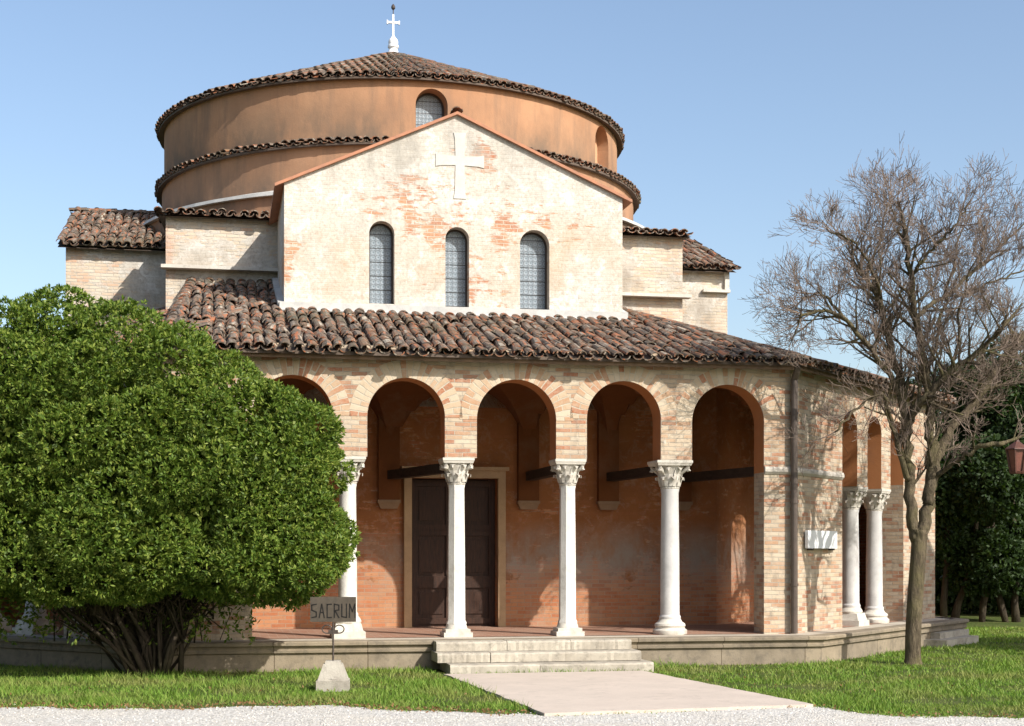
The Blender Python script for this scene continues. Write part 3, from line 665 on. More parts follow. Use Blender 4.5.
def tile_plane(mb, O, ex, es, a_rng, w_rng, inside_fn, sp=0.192, course=0.30):
    en = ex.cross(es).normalized()
    n = int((a_rng[1]-a_rng[0])/sp); nc = int((w_rng[1]-w_rng[0])/course)+1
    for i in range(n+1):
        a = a_rng[0]+i*sp; ja = random.uniform(-.014, .014)
        for j in range(nc):
            w = w_rng[0]+j*course
            for conc in (False, True):
                aa = a+(sp/2 if conc else 0)
                if not inside_fn(aa, w+0.12): continue
                yaw = random.gauss(0, 0.055); e2 = (ex*math.cos(yaw)+es*math.sin(yaw)); s2 = (es*math.cos(yaw)-ex*math.sin(yaw))
                P = O+ex*(aa+ja+random.gauss(0, .012))+es*(w+random.gauss(0, .03))+en*((0.046 if not conc else 0.0)+random.gauss(0, .010)+0.012)
                if not conc and random.random() < 0.012: P = P-es*random.uniform(0.04, 0.13)+ex*random.gauss(0, .03)
                half_tile(mb, P, e2, (s2+en*random.gauss(0.02, .025)).normalized(), en, 0.37, 0.082 if not conc else 0.088, 0.068 if not conc else 0.076, conc, 0, True)
k225 = math.tan(R(22.5)); cs = math.sqrt(1+SL*SL)
WT = 6.3
def roof_piece(name, O2, ex2, es2, L, w1, hip0=True, hip1=True, k0=None):
    k0 = k225 if k0 is None else k0
    """O2: eave-line corner at w=0; plane rises inward along es2"""
    ex = Vector((ex2[0], ex2[1], 0)); es = Vector((es2[0], es2[1], SL)).normalized()
    O = Vector((O2[0], O2[1], zroof(0)))
    a0 = (lambda w: k0*w) if hip0 else (lambda w: 0.0); a1 = (lambda w: L-k225*w) if hip1 else (lambda w: L)
    mb = MB()
    def pt(a, w, dz=0.0): return O + ex*a + Vector((es2[0], es2[1], SL))*w + Vector((0, 0, dz))
    we = min(w1, (L/2)/k225-0.02) if hip0 and hip1 else w1
    lo = [pt(a0(-OV), -OV), pt(a1(-OV), -OV), pt(a1(we), we), pt(a0(we), we)]
    mb.face(lo, m=1); mb.face([p-Vector((0, 0, 0.05)) for p in lo][::-1], m=1)
    for i in range(4): mb.face([lo[i]-Vector((0, 0, .05)), lo[(i+1) % 4]-Vector((0, 0, .05)), lo[(i+1) % 4], lo[i]], m=1)
    tile_plane(mb, O, ex, es, (a0(-OV)+0.05, a1(-OV)), ((-OV-0.05)*cs, we*cs), lambda a, w: a0(w/cs)-0.02 < a < a1(w/cs)+0.02 and w/cs < we)
    return mb.build(name, [M['tile'], M['roof_deck']], church)
KL = 0.05
roof_piece('porch_roof', (UL, 0), (1, 0), (0, 1), UR-UL, 6.2, True, True, KL)
mb = MB()
mb.face([(UL-KL*OV, -OV, zroof(-OV)-0.03), (UL+KL*6.1, 6.1, 4.8), (UL+KL*6.1, 6.1, zroof(6.1)-0.03)][::-1]); mb.build('roof_cheek', M['pale_brick'], church)
roof_piece('porch_roof', (UR, 0), (S2, S2), (-S2, S2), LD, 5.2)
roof_piece('porch_roof', CL, (S2, -S2), (S2, S2), LD, 5.2)
roof_piece('porch_roof', CR, (0, 1), (-1, 0), VB-CR[1], 2.9, True, False)
roof_piece('porch_roof', (CL[0], VB), (0, -1), (1, 0), VB-CL[1], 2.9, False, True)
# hip ridge tiles
def ridge(p, q, name='ridge_tiles', r=0.105, step=0.33):
    mb = MB(); p, q = Vector(p), Vector(q); d = (q-p).normalized(); L = (q-p).length
    x = d.cross(Vector((0, 0, 1))).normalized(); n = x.cross(d).normalized()
    k = 0.0
    while k < L:
        half_tile(mb, p+d*k+n*random.uniform(-.008, .008), x, d, n, 0.40, r, r*0.82, False, 0, True); k += step
    return mb.build(name, M['tile'], church)
for s, U in ((1, UR), (-1, UL)):
    f = lambda w, U=U, s=s: (U-s*(k225 if s > 0 else KL)*w, w, zroof(w)+0.05)
    ridge(f(-OV), f(6.0))
for s, c in ((1, CR), (-1, CL)):
    f = lambda w: (c[0]-s*w, c[1]+k225*w, zroof(w)+0.05)
    ridge(f(-OV), f(2.9))
# eave boards
mb = MB(); mb.sweep(oct_path(OV-0.06), [(-0.03, ZE-0.03), (0.0, ZE-0.03), (0.0, ZE-0.10), (-0.03, ZE-0.10)]); mb.build('eave_board', M['eave_board'], church)
mb = MB(); mb.sweep(oct_path(0.03), [(-0.02, 4.80), (0.0, 4.80), (0.0, 4.66), (-0.02, 4.66)]); mb.build('eave_plate', M['arcade_brick'], church)

# gable arm
GH = 2.93; GZ = 7.90; GA = 9.20
def gz(u): return GA-(GA-GZ)*abs(u)/GH
WG = [(-1.29, 0.215, 5.93, 7.12), (0.005, 0.205, 5.86, 7.08), (1.36, 0.26, 5.83, 7.03)]
mb = MB(); wall(mb, (lambda u, z, d: Vector((u, VI+d, z))), -GH, GH, 4.2, gz, WG, (), 0.5)
for s in (-1, 1):
    P = [(s*GH, VI+0.5, 4.2), (s*GH, 11.0, 4.2), (s*GH, 11.0, GZ), (s*GH, VI+0.5, GZ)]; mb.face(P if s > 0 else P[::-1])
mb.build('gable_wall', M['gable_plaster'], church)
mb = MB()
ov = 0.16
for s in (-1, 1):
    p = [(0, GA), (s*(GH+ov), gz(GH+ov))]
    for (v0, v1) in ((VI-0.07, 11.0),):
        a, c = (p[0][0], v0, p[0][1]), (p[1][0], v0, p[1][1]); t = 0.05
        F = [a, c, (c[0], v0, c[2]+t), (a[0], v0, a[2]+t)]; B = [(x, v1, z) for x, y, z in F]
        fs = [F, B[::-1]] + [[F[i], B[i], B[(i+1) % 4], F[(i+1) % 4]] for i in range(4)]
        for f in fs: mb.face(f if s > 0 else f[::-1])
mb.build('gable_roof', M['verge'], church)
ridge((0, VI-0.02, GA+0.07), (0, 8.0, GA+0.07))
# windows: leaded panes set in a dark frame
def arched_pane(mb, fmap, c, h, zb, sp, d, n=16, m=0):
    pts = [(c-h, zb), (c+h, zb)] + [(c+h*math.cos(math.pi*k/n), sp+h*math.sin(math.pi*k/n)) for k in range(n+1)]
    mb.face([fmap(u, z, d) for u, z in pts], [(u, z) for u, z in pts], m)
def arched_frame(mb, fmap, c, h, zb, sp, d, w=0.03, t=0.05, n=20):
    path = [(c-h, zb)] + [(c-h*math.cos(math.pi*k/n), sp+h*math.sin(math.pi*k/n)) for k in range(n+1)] + [(c+h, zb)]
    inn = [(c-(h-w), zb)] + [(c-(h-w)*math.cos(math.pi*k/n), sp+(h-w)*math.sin(math.pi*k/n)) for k in range(n+1)] + [(c+h-w, zb)]
    for i in range(len(path)-1):
        a, b2, c2, e = path[i], path[i+1], inn[i+1], inn[i]
        mb.face([fmap(*a, d), fmap(*e, d), fmap(*c2, d), fmap(*b2, d)]); mb.face([fmap(*e, d), fmap(*e, d+t), fmap(*c2, d+t), fmap(*c2, d)])
    mb.face([fmap(c-h, zb, d), fmap(c+h, zb, d), fmap(c+h, zb+w, d), fmap(c-h, zb+w, d)])
    mb.face([fmap(c-h, zb+w, d), fmap(c+h, zb+w, d), fmap(c+h, zb+w, d+t), fmap(c-h, zb+w, d+t)])
gmap = lambda u, z, d: Vector((u, VI+d, z))
for (c, h, zb, sp) in WG:
    mb = MB(); arched_frame(mb, gmap, c, h-0.002, zb+0.003, sp, 0.20, 0.028); fr = mb.build('window', M['iron'], church)
    mb = MB(); arched_pane(mb, gmap, c, h-0.004, zb, sp, 0.235)
    mb.build('pane', M['glass'], fr)
# stone cross on the gable
mb = MB()
cx0, cz0 = 0.05, 8.42
w0, w1, e = 0.078, 0.108, 0.010
cp = [(w0, w0), (w0+e, 0.38), (w1, 0.48), (-w1, 0.48), (-w0-e, 0.38), (-w0, w0), (-0.32, w0+e), (-0.42, w1), (-0.42, -w1), (-0.32, -w0-e), (-w0, -w0), (-w0-e, -0.52), (-w1, -0.65), (w1, -0.65), (w0+e, -0.52), (w0, -w0), (0.32, -w0-e), (0.42, -w1), (0.42, w1), (0.32, w0+e)]
for d, f in ((VI-0.014, 1),):
    for q in ((0, 1, 2, 3, 4, 5), (5, 6, 7, 8, 9, 10), (10, 11, 12, 13, 14, 15), (15, 16, 17, 18, 19, 0), (0, 5, 10, 15)):
        P = [Vector((cx0+cp[i][0], d, cz0+cp[i][1])) for i in q]
        mb.face(P if (P[1]-P[0]).cross(P[2]-P[1]).y < 0 else P[::-1])
n_ = len(cp)
for i in range(n_):
    a, b2 = cp[i], cp[(i+1) % n_]; mb.face([(cx0+a[0], VI-0.014, cz0+a[1]), (cx0+a[0], VI+0.01, cz0+a[1]), (cx0+b2[0], VI+0.01, cz0+b2[1]), (cx0+b2[0], VI-0.014, cz0+b2[1])])
mb.build('wall_cross', M['cross_stone'], church)
# lead flashing where the porch roof meets the gable
mb = MB(); mb.box((0, VI-0.035, zroof(VI)+0.12), (2*GH+0.16, 0.09, 0.12)); mb.box((0, VI-0.10, zroof(VI)+0.045), (2*GH+0.2, 0.14, 0.02), Matrix.Rotation(math.atan(SL), 3, 'X'))
for s in (-1, 1):
    mb.box((s*(GH+0.05), VI+1.45, zroof(VI+1.45)+0.10), (0.11, 3.0, 0.16), Matrix.Rotation(math.atan(SL), 3, 'X'))
mb.build('roof_flashing', M['lead'], church)

# corner blocks between the arms
BV, BW, BZ = 6.0, 4.97, 7.93
for s in (-1, 1):
    mb = MB()
    lo, hi = 5.2, BZ
    if s > 0: u0, u1 = GH, BW
    else: u0, u1 = -BW, -GH
    mb.face([(u0, BV, lo), (u1, BV, lo), (u1, BV, hi), (u0, BV, hi)])
    u = s*BW; P = [(u, BV, lo), (u, 10.5, lo), (u, 10.5, hi), (u, BV, hi)]; mb.face(P if s > 0 else P[::-1])
    mb.build('corner_block', M['pale_brick'], church)
    mb = MB(); zs = 6.97 if s < 0 else 6.74
    a, c = (u0, u1) if s > 0 else (u0-0.08, u1)
    mb.box(((a+c)/2+(0.08 if s > 0 else 0), BV-0.09, zs+0.0), (c-a+(0.1 if s > 0 else 0), 0.22, 0.06)); mb.build('string_course', M['carved_stone'], church)
    mb = MB()
    sl = 0.12; ex = Vector((1, 0, 0)); es = Vector((0, 1, sl)).normalized()
    mb.face([(u0-(0.12 if s < 0 else 0), BV-0.2, BZ-0.02), (u1+(0.12 if s > 0 else 0), BV-0.2, BZ-0.02), (u1+(0.12 if s > 0 else 0), 10.5, BZ+4.7*sl), (u0-(0.12 if s < 0 else 0), 10.5, BZ+4.7*sl)], m=1)
    mb.face([(u0-(0.12 if s < 0 else 0), BV-0.2, BZ-0.05), (u0-(0.12 if s < 0 else 0), 10.5, BZ+4.7*sl-.05), (u1+(0.12 if s > 0 else 0), 10.5, BZ+4.7*sl-.05), (u1+(0.12 if s > 0 else 0), BV-0.2, BZ-0.05)], m=1)
    tile_plane(mb, Vector((u0-(0.12 if s < 0 else -0.08), BV-0.24, BZ-0.005)), ex, es, (0.0, u1-u0+0.05), (0.0, 2.6), lambda a, w: True)
    mb.build('corner_roof', [M['tile'], M['roof_deck']], church)
# transverse arms
AV, AU, AZ, AR = 9.40, 7.08, 8.02, 9.45
VC = 13.1
for s in (-1, 1):
    mb = MB(); u0, u1 = (4.0, AU) if s > 0 else (-AU, -4.0)
    mb.face([(u0, AV, 4.5), (u1, AV, 4.5), (u1, AV, AZ), (u0, AV, AZ)])
    u = s*AU; P = [(u, AV, 4.5), (u, 2*VC-AV, 4.5), (u, 2*VC-AV, AZ), (u, VC, AR), (u, AV, AZ)]; mb.face(P if s > 0 else P[::-1])
    mb.face([(u1, 2*VC-AV, 4.5), (u0, 2*VC-AV, 4.5), (u0, 2*VC-AV, AZ), (u1, 2*VC-AV, AZ)])
    mb.build('side_arm', M['pale_brick'], church)
    mb = MB(); sl = (AR-AZ)/(VC-AV); e = 0.14
    a, c = (u0, u1+e) if s > 0 else (u0-e, u1)
    for d in (0.02, -0.04):
        F = [(a, AV-0.22, AZ-0.22*sl+d), (c, AV-0.22, AZ-0.22*sl+d), (c, VC, AR+d), (a, VC, AR+d)]; mb.face(F if d > 0 else F[::-1], m=1)
        F = [(a, VC, AR+d), (c, VC, AR+d), (c, 2*VC-AV+.2, AZ-.2*sl+d), (a, 2*VC-AV+.2, AZ-.2*sl+d)]; mb.face(F if d > 0 else F[::-1], m=1)
    tile_plane(mb, Vector((a+0.06, AV, AZ+0.03)), Vector((1, 0, 0)), Vector((0, 1, sl)).normalized(), (0, c-a-0.05), (-0.27, (VC-AV)*math.sqrt(1+sl*sl)-0.1), lambda a_, w: True)
    tile_plane(mb, Vector((c-0.06, 2*VC-AV, AZ+0.03)), Vector((-1, 0, 0)), Vector((0, -1, sl)).normalized(), (0, c-a-0.05), (-0.27, (VC-AV)*math.sqrt(1+sl*sl)-0.1), lambda a_, w: True)
    mb.build('side_arm_roof', [M['tile'], M['roof_deck']], church)
    p, q = ((4.0, VC, AR+0.07), (AU+e, VC, AR+0.07)); ridge((s*p[0], VC, p[2]), (s*q[0], VC, q[2]))
    if s > 0:
        mb = MB(); mb.box((AU-0.28, AV-0.05, 7.50), (0.62, 0.14, 0.06)); mb.box((AU-0.03, AV-0.03, 7.72), (0.10, 0.10, 0.42)); mb.build('string_course', M['carved_stone'], church)

# ------------------------------------------------------------ the drum
RU, RL, UOF = 5.30, 5.52, 0.22
def cyl(Rr, cu): return lambda s, z, d: Vector((cu+(Rr-d)*math.sin(s/Rr), VC-(Rr-d)*math.cos(s/Rr), z))
fu = cyl(RU, 0.05); fl = cyl(RL, UOF)
wins = [(RU*R(a), 0.33, 10.05, 10.80) for a in (2.0, 60.0, -118.0, 118.0, 178.0)]
wins[1] = (RU*R(55), 0.42, 10.25, 10.80)
mb = MB(); wall(mb, fu, -math.pi*RU, math.pi*RU, 7.5, 11.34, wins, (), 0.42, maxstep=0.25); mb.build('upper_drum', M['drum_plaster'], church, True, auto=30)
mb = MB(); wall(mb, fl, -math.pi*RL, math.pi*RL, 6.5, 9.95, (), (), 0.1, maxstep=0.25, back=False); mb.build('lower_drum', M['drum_plaster_low'], church, True, auto=30)
c, h, zb, sp = wins[0]
mb = MB(); arched_frame(mb, fu, c, h-0.002, zb+0.003, sp, 0.30, 0.035); fr = mb.build('window', M['iron'], church)
mb = MB(); arched_pane(mb, fu, c, h-0.004, zb, sp, 0.34); mb.build('pane', M['glass'], fr)
for c, h, zb, sp in wins[1:]:
    mb = MB(); arched_pane(mb, fu, c, h-0.002, zb+0.002, sp, 0.26); mb.build('blind_window', M['niche_plaster'], church)
def cone_tiles(mb, cu, r_out, r_in, z_out, slope, sp=0.192, course=0.30, amax=math.pi):
    dr = course/math.sqrt(1+slope*slope); r = r_out; k = 0
    while r > r_in:
        n = max(8, int(2*math.pi*r/sp)); w = 2*math.pi*r/n
        for q in range(n):
            for conc in (False, True):
                a = 2*math.pi*(q+(0.5 if conc else 0)+(k % 2)*0.0)/n + random.gauss(0, .0012)
                if abs((a+math.pi) % (2*math.pi)-math.pi) > amax: continue
                out = Vector((math.sin(a), -math.cos(a), 0)); es = (-out+Vector((0, 0, slope))).normalized(); ex = Vector((math.cos(a), math.sin(a), 0)); en = ex.cross(es).normalized()
                P = Vector((cu, VC, z_out+(r_out-r)*slope))+out*(r+random.gauss(0, .014))+en*((0.046 if not conc else 0.0)+random.gauss(0, .006)+0.012)
                half_tile(mb, P, ex, (es+en*random.gauss(0.02, .012)).normalized(), en, min(0.37, r), 0.43*w, 0.36*w, conc, 0, True)
        r -= dr; k += 1
def cone(mb, cu, r0, z0, r1, z1, m, n=72, flip=False):
    for k in range(n):
        a, b2 = 2*math.pi*k/n, 2*math.pi*(k+1)/n
        P = [(cu+r*math.sin(t), VC-r*math.cos(t), z) for r, z, t in ((r0, z0, a), (r0, z0, b2), (r1, z1, b2), (r1, z1, a))]
        mb.face(P[::-1] if flip else P, m=m)
RE = RU+0.15; ZEU = 11.30; SD = 0.405
mb = MB(); cone(mb, 0.05, RE-0.02, ZEU, 0.05, ZEU+SD*RE, 1); cone(mb, 0.05, RE-0.02, ZEU-0.04, RU-0.05, ZEU-0.02, 1, flip=True); cone(mb, 0.05, RE-0.02, ZEU-0.04, RE-0.02, ZEU, 1)
cone_tiles(mb, 0.05, RE, 0.35, ZEU, SD); droof = mb.build('drum_roof', [M['tile'], M['roof_deck']], church)
RE2 = RL+0.14; ZL = 9.93
mb = MB(); cone(mb, UOF, RE2-0.02, ZL, RU-0.5, ZL+0.16, 1); cone(mb, UOF, RE2-0.02, ZL-0.04, RL-0.05, ZL-0.02, 1, flip=True); cone(mb, UOF, RE2-0.02, ZL-0.04, RE2-0.02, ZL, 1)
cone_tiles(mb, UOF, RE2, RE2-0.28, ZL, 0.25); mb.build('lower_drum_roof', [M['tile'], M['roof_deck']], church)
mb = MB(); cone(mb, UOF, RL+0.62, 8.90, RL-0.02, 9.10, 0); cone(mb, UOF, RL+0.64, 8.83, RL+0.62, 8.90, 0); cone(mb, UOF, RL+0.54, 8.83, RL+0.64, 8.83, 0); cone(mb, UOF, RL+0.54, 7.6, RL+0.54, 8.83, 1)
mb.build('drum_skirt', [M['lead'], M['drum_plaster_low']], church)
# finial
zt = ZEU+SD*RE-0.14
mb = MB()
mb.lathe([(0.42, zt-0.10), (0.40, zt-0.04), (0.26, zt+0.02), (0.22, zt+0.06), (0.25, zt+0.08), (0.24, zt+0.12), (0.13, zt+0.2), (0.10, zt+0.30), (0.13, zt+0.33), (0.13, zt+0.38), (0.11, zt+0.40), (0.12, zt+0.46), (0.10, zt+0.52), (0.05, zt+0.58), (0.03, zt+0.62)], (0.05, VC, 0), 20)
fin = mb.build('finial', M['white_metal'], droof, True, auto=40)
mb = MB(); mb.box((0.05, VC, zt+0.86), (0.045, 0.045, 0.52)); mb.box((0.05, VC, zt+0.93), (0.28, 0.045, 0.05)); mb.box((0.05-0.14, VC, zt+0.93), (0.03, 0.055, 0.09)); mb.box((0.05+0.14, VC, zt+0.93), (0.03, 0.055, 0.09)); mb.build('finial_cross', M['white_metal'], droof)
mb = MB(); mb.tube([(0.05, VC, zt+1.10), (0.05, VC, zt+1.26)], 0.012, 6); mb.lathe([(0.01, zt+1.22), (0.05, zt+1.27), (0.045, zt+1.32), (0.01, zt+1.37)], (0.05, VC, 0), 10); mb.build('lightning_rod', M['iron'], droof)

# downpipe on the corner, plaque
mb = MB(); px_, py_ = UR+0.035, -0.085
mb.tube([(px_-0.0, -OV+0.05, 4.62), (px_, -0.2, 4.55), (px_, py_, 4.42), (px_, py_, ZF+0.01)], 0.055, 12)
for z in (1.2, 2.5, 3.9): mb.lathe([(0.066, z-0.02), (0.066, z+0.02)], (px_, py_, 0), 12)
mb.build('downpipe', M['pipe_metal'], church)
pq = m_right(1.14, 1.92, 0); plaque = empty('wall_plaque', church.matrix_basis @ Vector((pq.x, pq.y, 1.92)), YAW+R(45))
tag(plaque, 'small white stone plaque fixed to the brick corner pier beside the side arches', 'plaque')
mb = MB(); nseg = 10
pts = [(-0.62+1.24*k/nseg, -0.13+0.05*(2*k/nseg-1)**2) for k in range(nseg+1)]
for (a, c) in zip(pts[:-1], pts[1:]):
    mb.face([(a[0], a[1], -0.145), (c[0], c[1], -0.145), (c[0], c[1], 0.145), (a[0], a[1], 0.145)])
    mb.face([(a[0], a[1], 0.145), (c[0], c[1], 0.145), (c[0], -0.03, 0.145), (a[0], -0.03, 0.145)]); mb.face([(a[0], -0.03, -0.145), (c[0], -0.03, -0.145), (c[0], c[1], -0.145), (a[0], a[1], -0.145)])
for k, f in ((0, 1), (-1, -1)):
    a = pts[k]; P = [(a[0], a[1], -0.145), (a[0], a[1], 0.145), (a[0], -0.03, 0.145), (a[0], -0.03, -0.145)]; mb.face(P if f > 0 else P[::-1])
mb.build('slab', M['plaque'], plaque)
mb = MB()
for x in (-0.45, 0.45): mb.box((x, -0.03, -0.16), (0.05, 0.14, 0.03))
mb.box((0, -0.018, 0), (1.1, 0.03, 0.22)); mb.build('bracket', M['iron'], plaque)

# stone block step by the side arches
ss = W(UR+5.4*S2+0.85*S2, 5.4*S2-0.85*S2)
mb = MB(); rr = Matrix.Rotation(YAW+R(45), 3, 'Z'); mb.box((0, 0, 0.07), (1.9, 0.42, 0.14), rr); mb.box((0.0, 0.34, 0.19), (1.7, 0.32, 0.12), rr); st = mb.build('stone_step', M['step_stone']); st.location = (ss.x, ss.y, 0); tag(st, 'low grey stone step against the platform behind the bare tree trunk', 'step')

# ------------------------------------------------------------ SACRUM sign
sg = empty('sacred_place_sign', (-2.22, 18.62, 0), R(4)); tag(sg, 'small weathered SACRUM sign on an iron post in a stone foot on the grass', 'sign')
mb = MB(); mb.box((0, 0, 0.06), (0.40, 0.40, 0.14)); mb.box((0, 0, 0.23), (0.37, 0.37, 0.20), taper=0.62); mb.lathe([(0.175, 0.125), (0.19, 0.145), (0.18, 0.165)], (0, 0, 0), 20); mb.box((0.0, 0, 0.345), (0.20, 0.2, 0.04), taper=0.9)
mb.build('stone_foot', M['foot_stone'], sg)
mb = MB(); mb.tube([(0, 0, 0.33), (0, 0, 0.86)], 0.012, 8); mb.build('post', M['iron'], sg)
mb = MB()
for s in (-1, 1): mb.tube([(s*0.075+0.06*math.cos(t), 0, 0.755+0.05*math.sin(t)) for t in [2*math.pi*k/18 for k in range(19)]], 0.009, 6, cap=False)
mb.box((0, 0, 0.72), (0.12, 0.02, 0.05)); mb.build('scroll', M['iron'], sg)
mb = MB(); mb.box((-0.0, 0, 1.0), (0.565, 0.03, 0.31)); bd = mb.build('board', M['sign_board'], sg)
mb = MB()
def stroke(x0, z0, x1, z1, w=0.016):
    a, c = Vector((x0, -0.0165, z0)), Vector((x1, -0.0165, z1)); d = (c-a).normalized(); p = Vector((-d.z, 0, d.x))*w/2; a -= d*w*0.4; c += d*w*0.4
    mb.face([a-p, c-p, c+p, a+p] if (c-p-(a-p)).cross(p).y < 0 else [a+p, c+p, c-p, a-p])
zl, zh = 0.90, 1.065; zm = (zl+zh)/2
X = -0.262
for ch, w in (('S', .055), ('A', .062), ('C', .052), ('R', .056), ('U', .058), ('M', .072)):
    a, c = X, X+w
    L = {'S': [(c, zh, a, zh-.01), (a, zh-.01, a, zm+.01), (a, zm+.01, c, zm-.015), (c, zm-.015, c, zl+.01), (c, zl+.01, a, zl)],
         'A': [(a, zl, (a+c)/2, zh), ((a+c)/2, zh, c, zl), (a+.018, zm-.02, c-.018, zm-.02)],
         'C': [(c, zh, a, zh-.005), (a, zh-.005, a, zl), (a, zl, c, zl)],
         'R': [(a, zl, a, zh), (a, zh, c, zh-.012), (c, zh-.012, c, zm+.012), (c, zm+.012, a, zm), (a+.01, zm, c, zl)],
         'U': [(a, zh, a, zl+.01), (a, zl+.01, c, zl), (c, zl, c, zh)],
         'M': [(a, zl, a+.004, zh), (a+.004, zh, (a+c)/2, zm-.01), ((a+c)/2, zm-.01, c-.004, zh), (c-.004, zh, c, zl)]}[ch]
    for q in L: stroke(*q)
    X = c+0.036
for k in range(3): pass
mb.build('lettering', M['ink'], bd)

# ------------------------------------------------------------ foliage
def px2w(x, y, Y): return np.array([(x-512)*Y/F_PX, Y, EYE+(HORIZON-y)*Y/F_PX])
def leaves(P, Nn, per, L, Wd, spread, r, jit=0.18):
    """P,Nn: rosette centres and outward normals -> quad verts"""
    n = len(P); P = np.repeat(P, per, 0); Nn = np.repeat(Nn, per, 0)
    d = r.normal(size=P.shape); d /= np.linalg.norm(d, axis=1, keepdims=True)
    d = Nn*(1-spread)+d*spread; d /= np.linalg.norm(d, axis=1, keepdims=True)
    s = np.cross(d, r.normal(size=P.shape)); s /= np.linalg.norm(s, axis=1, keepdims=True)+1e-9
    l = (L*r.uniform(0.65, 1.25, len(P)))[:, None]; w = (Wd*r.uniform(0.7, 1.2, len(P)))[:, None]
    base = P + r.normal(size=P.shape)*L*jit
    q = np.stack([base, base+d*l*0.55-s*w, base+d*l, base+d*l*0.55+s*w], 1)
    return q.reshape(-1, 3)
def lump_points(lumps, dens, r, flat_=1.0):
    Ps, Ns = [], []
    for (c, rad) in lumps:
        k = int(dens*4*math.pi*np.mean(rad)**2)
        d = r.normal(size=(k, 3)); d /= np.linalg.norm(d, axis=1, keepdims=True)
        rr = np.asarray(rad)*np.clip(r.normal(0.97, 0.07, (k, 1)), 0.7, 1.15)
        Ps.append(c+d*rr); n = d/np.asarray(rad); Ns.append(n/np.linalg.norm(n, axis=1, keepdims=True))
    return np.concatenate(Ps), np.concatenate(Ns)
bush = empty('evergreen_tree', (-4.95, 20.85, 0)); tag(bush, 'big dense rounded evergreen tree in front of the left of the church porch', 'tree')
Y0 = 20.4
ELL = [(60, 428, 172, 132, 1.35), (188, 470, 112, 122, 1.25), (262, 520, 82, 80, 1.0), (110, 520, 150, 84, 1.4), (-40, 455, 130, 145, 1.3), (287, 478, 48, 80, 0.8)]
E = [(px2w(x, y, Y0), np.array([rx*Y0/F_PX, ry_, rz*Y0/F_PX])) for x, y, rx, rz, ry_ in ELL]
lumps = []
for i, (c, rad) in enumerate(E):
    k = int(20*(rad[0]*rad[2])**0.8)+10
    g = np.arange(k)+0.5; ph = np.arccos(1-2*g/k); th = math.pi*(1+5**0.5)*g
    for a, b2 in zip(ph, th):
        d = np.array([math.sin(a)*math.cos(b2), math.sin(a)*math.sin(b2), math.cos(a)]) + rng.normal(size=3)*0.10; d /= np.linalg.norm(d)
        lr = rng.uniform(0.32, 0.62); p = c+d*(rad-lr*0.62)+rng.normal(size=3)*0.05
        if any(j != i and np.sum(((p-c2)/(r2*0.86))**2) < 1 for j, (c2, r2) in enumerate(E)): continue
        lumps.append((p, np.array([lr, lr, lr*0.85])))
for k in range(75):
    x = rng.uniform(-40, 330); lr = rng.uniform(0.22, 0.36)
    lumps.append((px2w(x, 578-14*abs((x-140)/190)**2+rng.uniform(-14, 6), Y0+rng.uniform(-1.05, 0.7)), np.array([lr, lr, lr*0.8])))
P, Nn = lump_points(lumps, 190, rng)
keep = np.ones(len(P), bool)
for (c, rad) in lumps: keep &= np.sum(((P-c)/(rad*0.80))**2, 1) > 1
for (c, rad) in E: keep &= np.sum(((P-c)/(rad*0.70))**2, 1) > 1
keep &= P[:, 2] > 0.94+0.10*np.sin(P[:, 0]*3)
P, Nn = P[keep], Nn[keep]
Nn[:, 2] += 0.35; Nn /= np.linalg.norm(Nn, axis=1, keepdims=True)
Vv = leaves(P, Nn, 9, 0.072, 0.0135, 0.52, rng, 0.10)
inner = []
for (c, rad) in E:
    d = rng.normal(size=(15000, 3)); d /= np.linalg.norm(d, axis=1, keepdims=True); inner.append(c+d*rad*rng.uniform(0.30, 0.80, (15000, 1)))
inner = np.concatenate(inner); Vi = leaves(inner, rng.normal(size=inner.shape), 1, 0.12, 0.032, 0.9, rng)
nsk = 1500  # sparse low leaves added to darken the open space under the crown
sk = np.stack([rng.uniform(-7.6, -3.55, nsk), rng.uniform(20.55, 21.02, nsk), 0.45+0.8*rng.random(nsk)**0.7], 1)
sk = sk[(np.sin(sk[:, 0]*5.1)+np.sin(sk[:, 0]*11.7+sk[:, 2]*4)+rng.normal(0, .8, nsk)) > -0.7]
Vs = leaves(sk, rng.normal(size=sk.shape), 3, 0.085, 0.018, 0.9, rng)
Vv = np.concatenate([Vv, Vi, Vs])-np.array([-4.95, 20.85, 0])
np_mesh('crown', Vv, 4, M['bush_leaf'], bush)
mb = MB()
for pts, rad in (([(0, 0, -.05), (.03, 0, .5), (-.12, .05, 1.1), (-.5, -.1, 2.2)], [.17, .14, .11, .07]), ([(0.05, 0, .3), (.25, -.05, .8), (.6, -.2, 1.4), (1.0, -.3, 2.4)], [.13, .10, .09, .05]),
                 ([(-.08, 0, -.03), (-.32, .05, .5), (-.62, 0, 1.1), (-1.1, -.2, 2.2)], [.14, .11, .10, .06]), ([(0, .1, .2), (.2, .35, 1.0), (.5, .5, 1.9)], [.11, .09, .06])):
    mb.tube([Vector(p) for p in pts], rad, 10)
rb = random.Random(5)
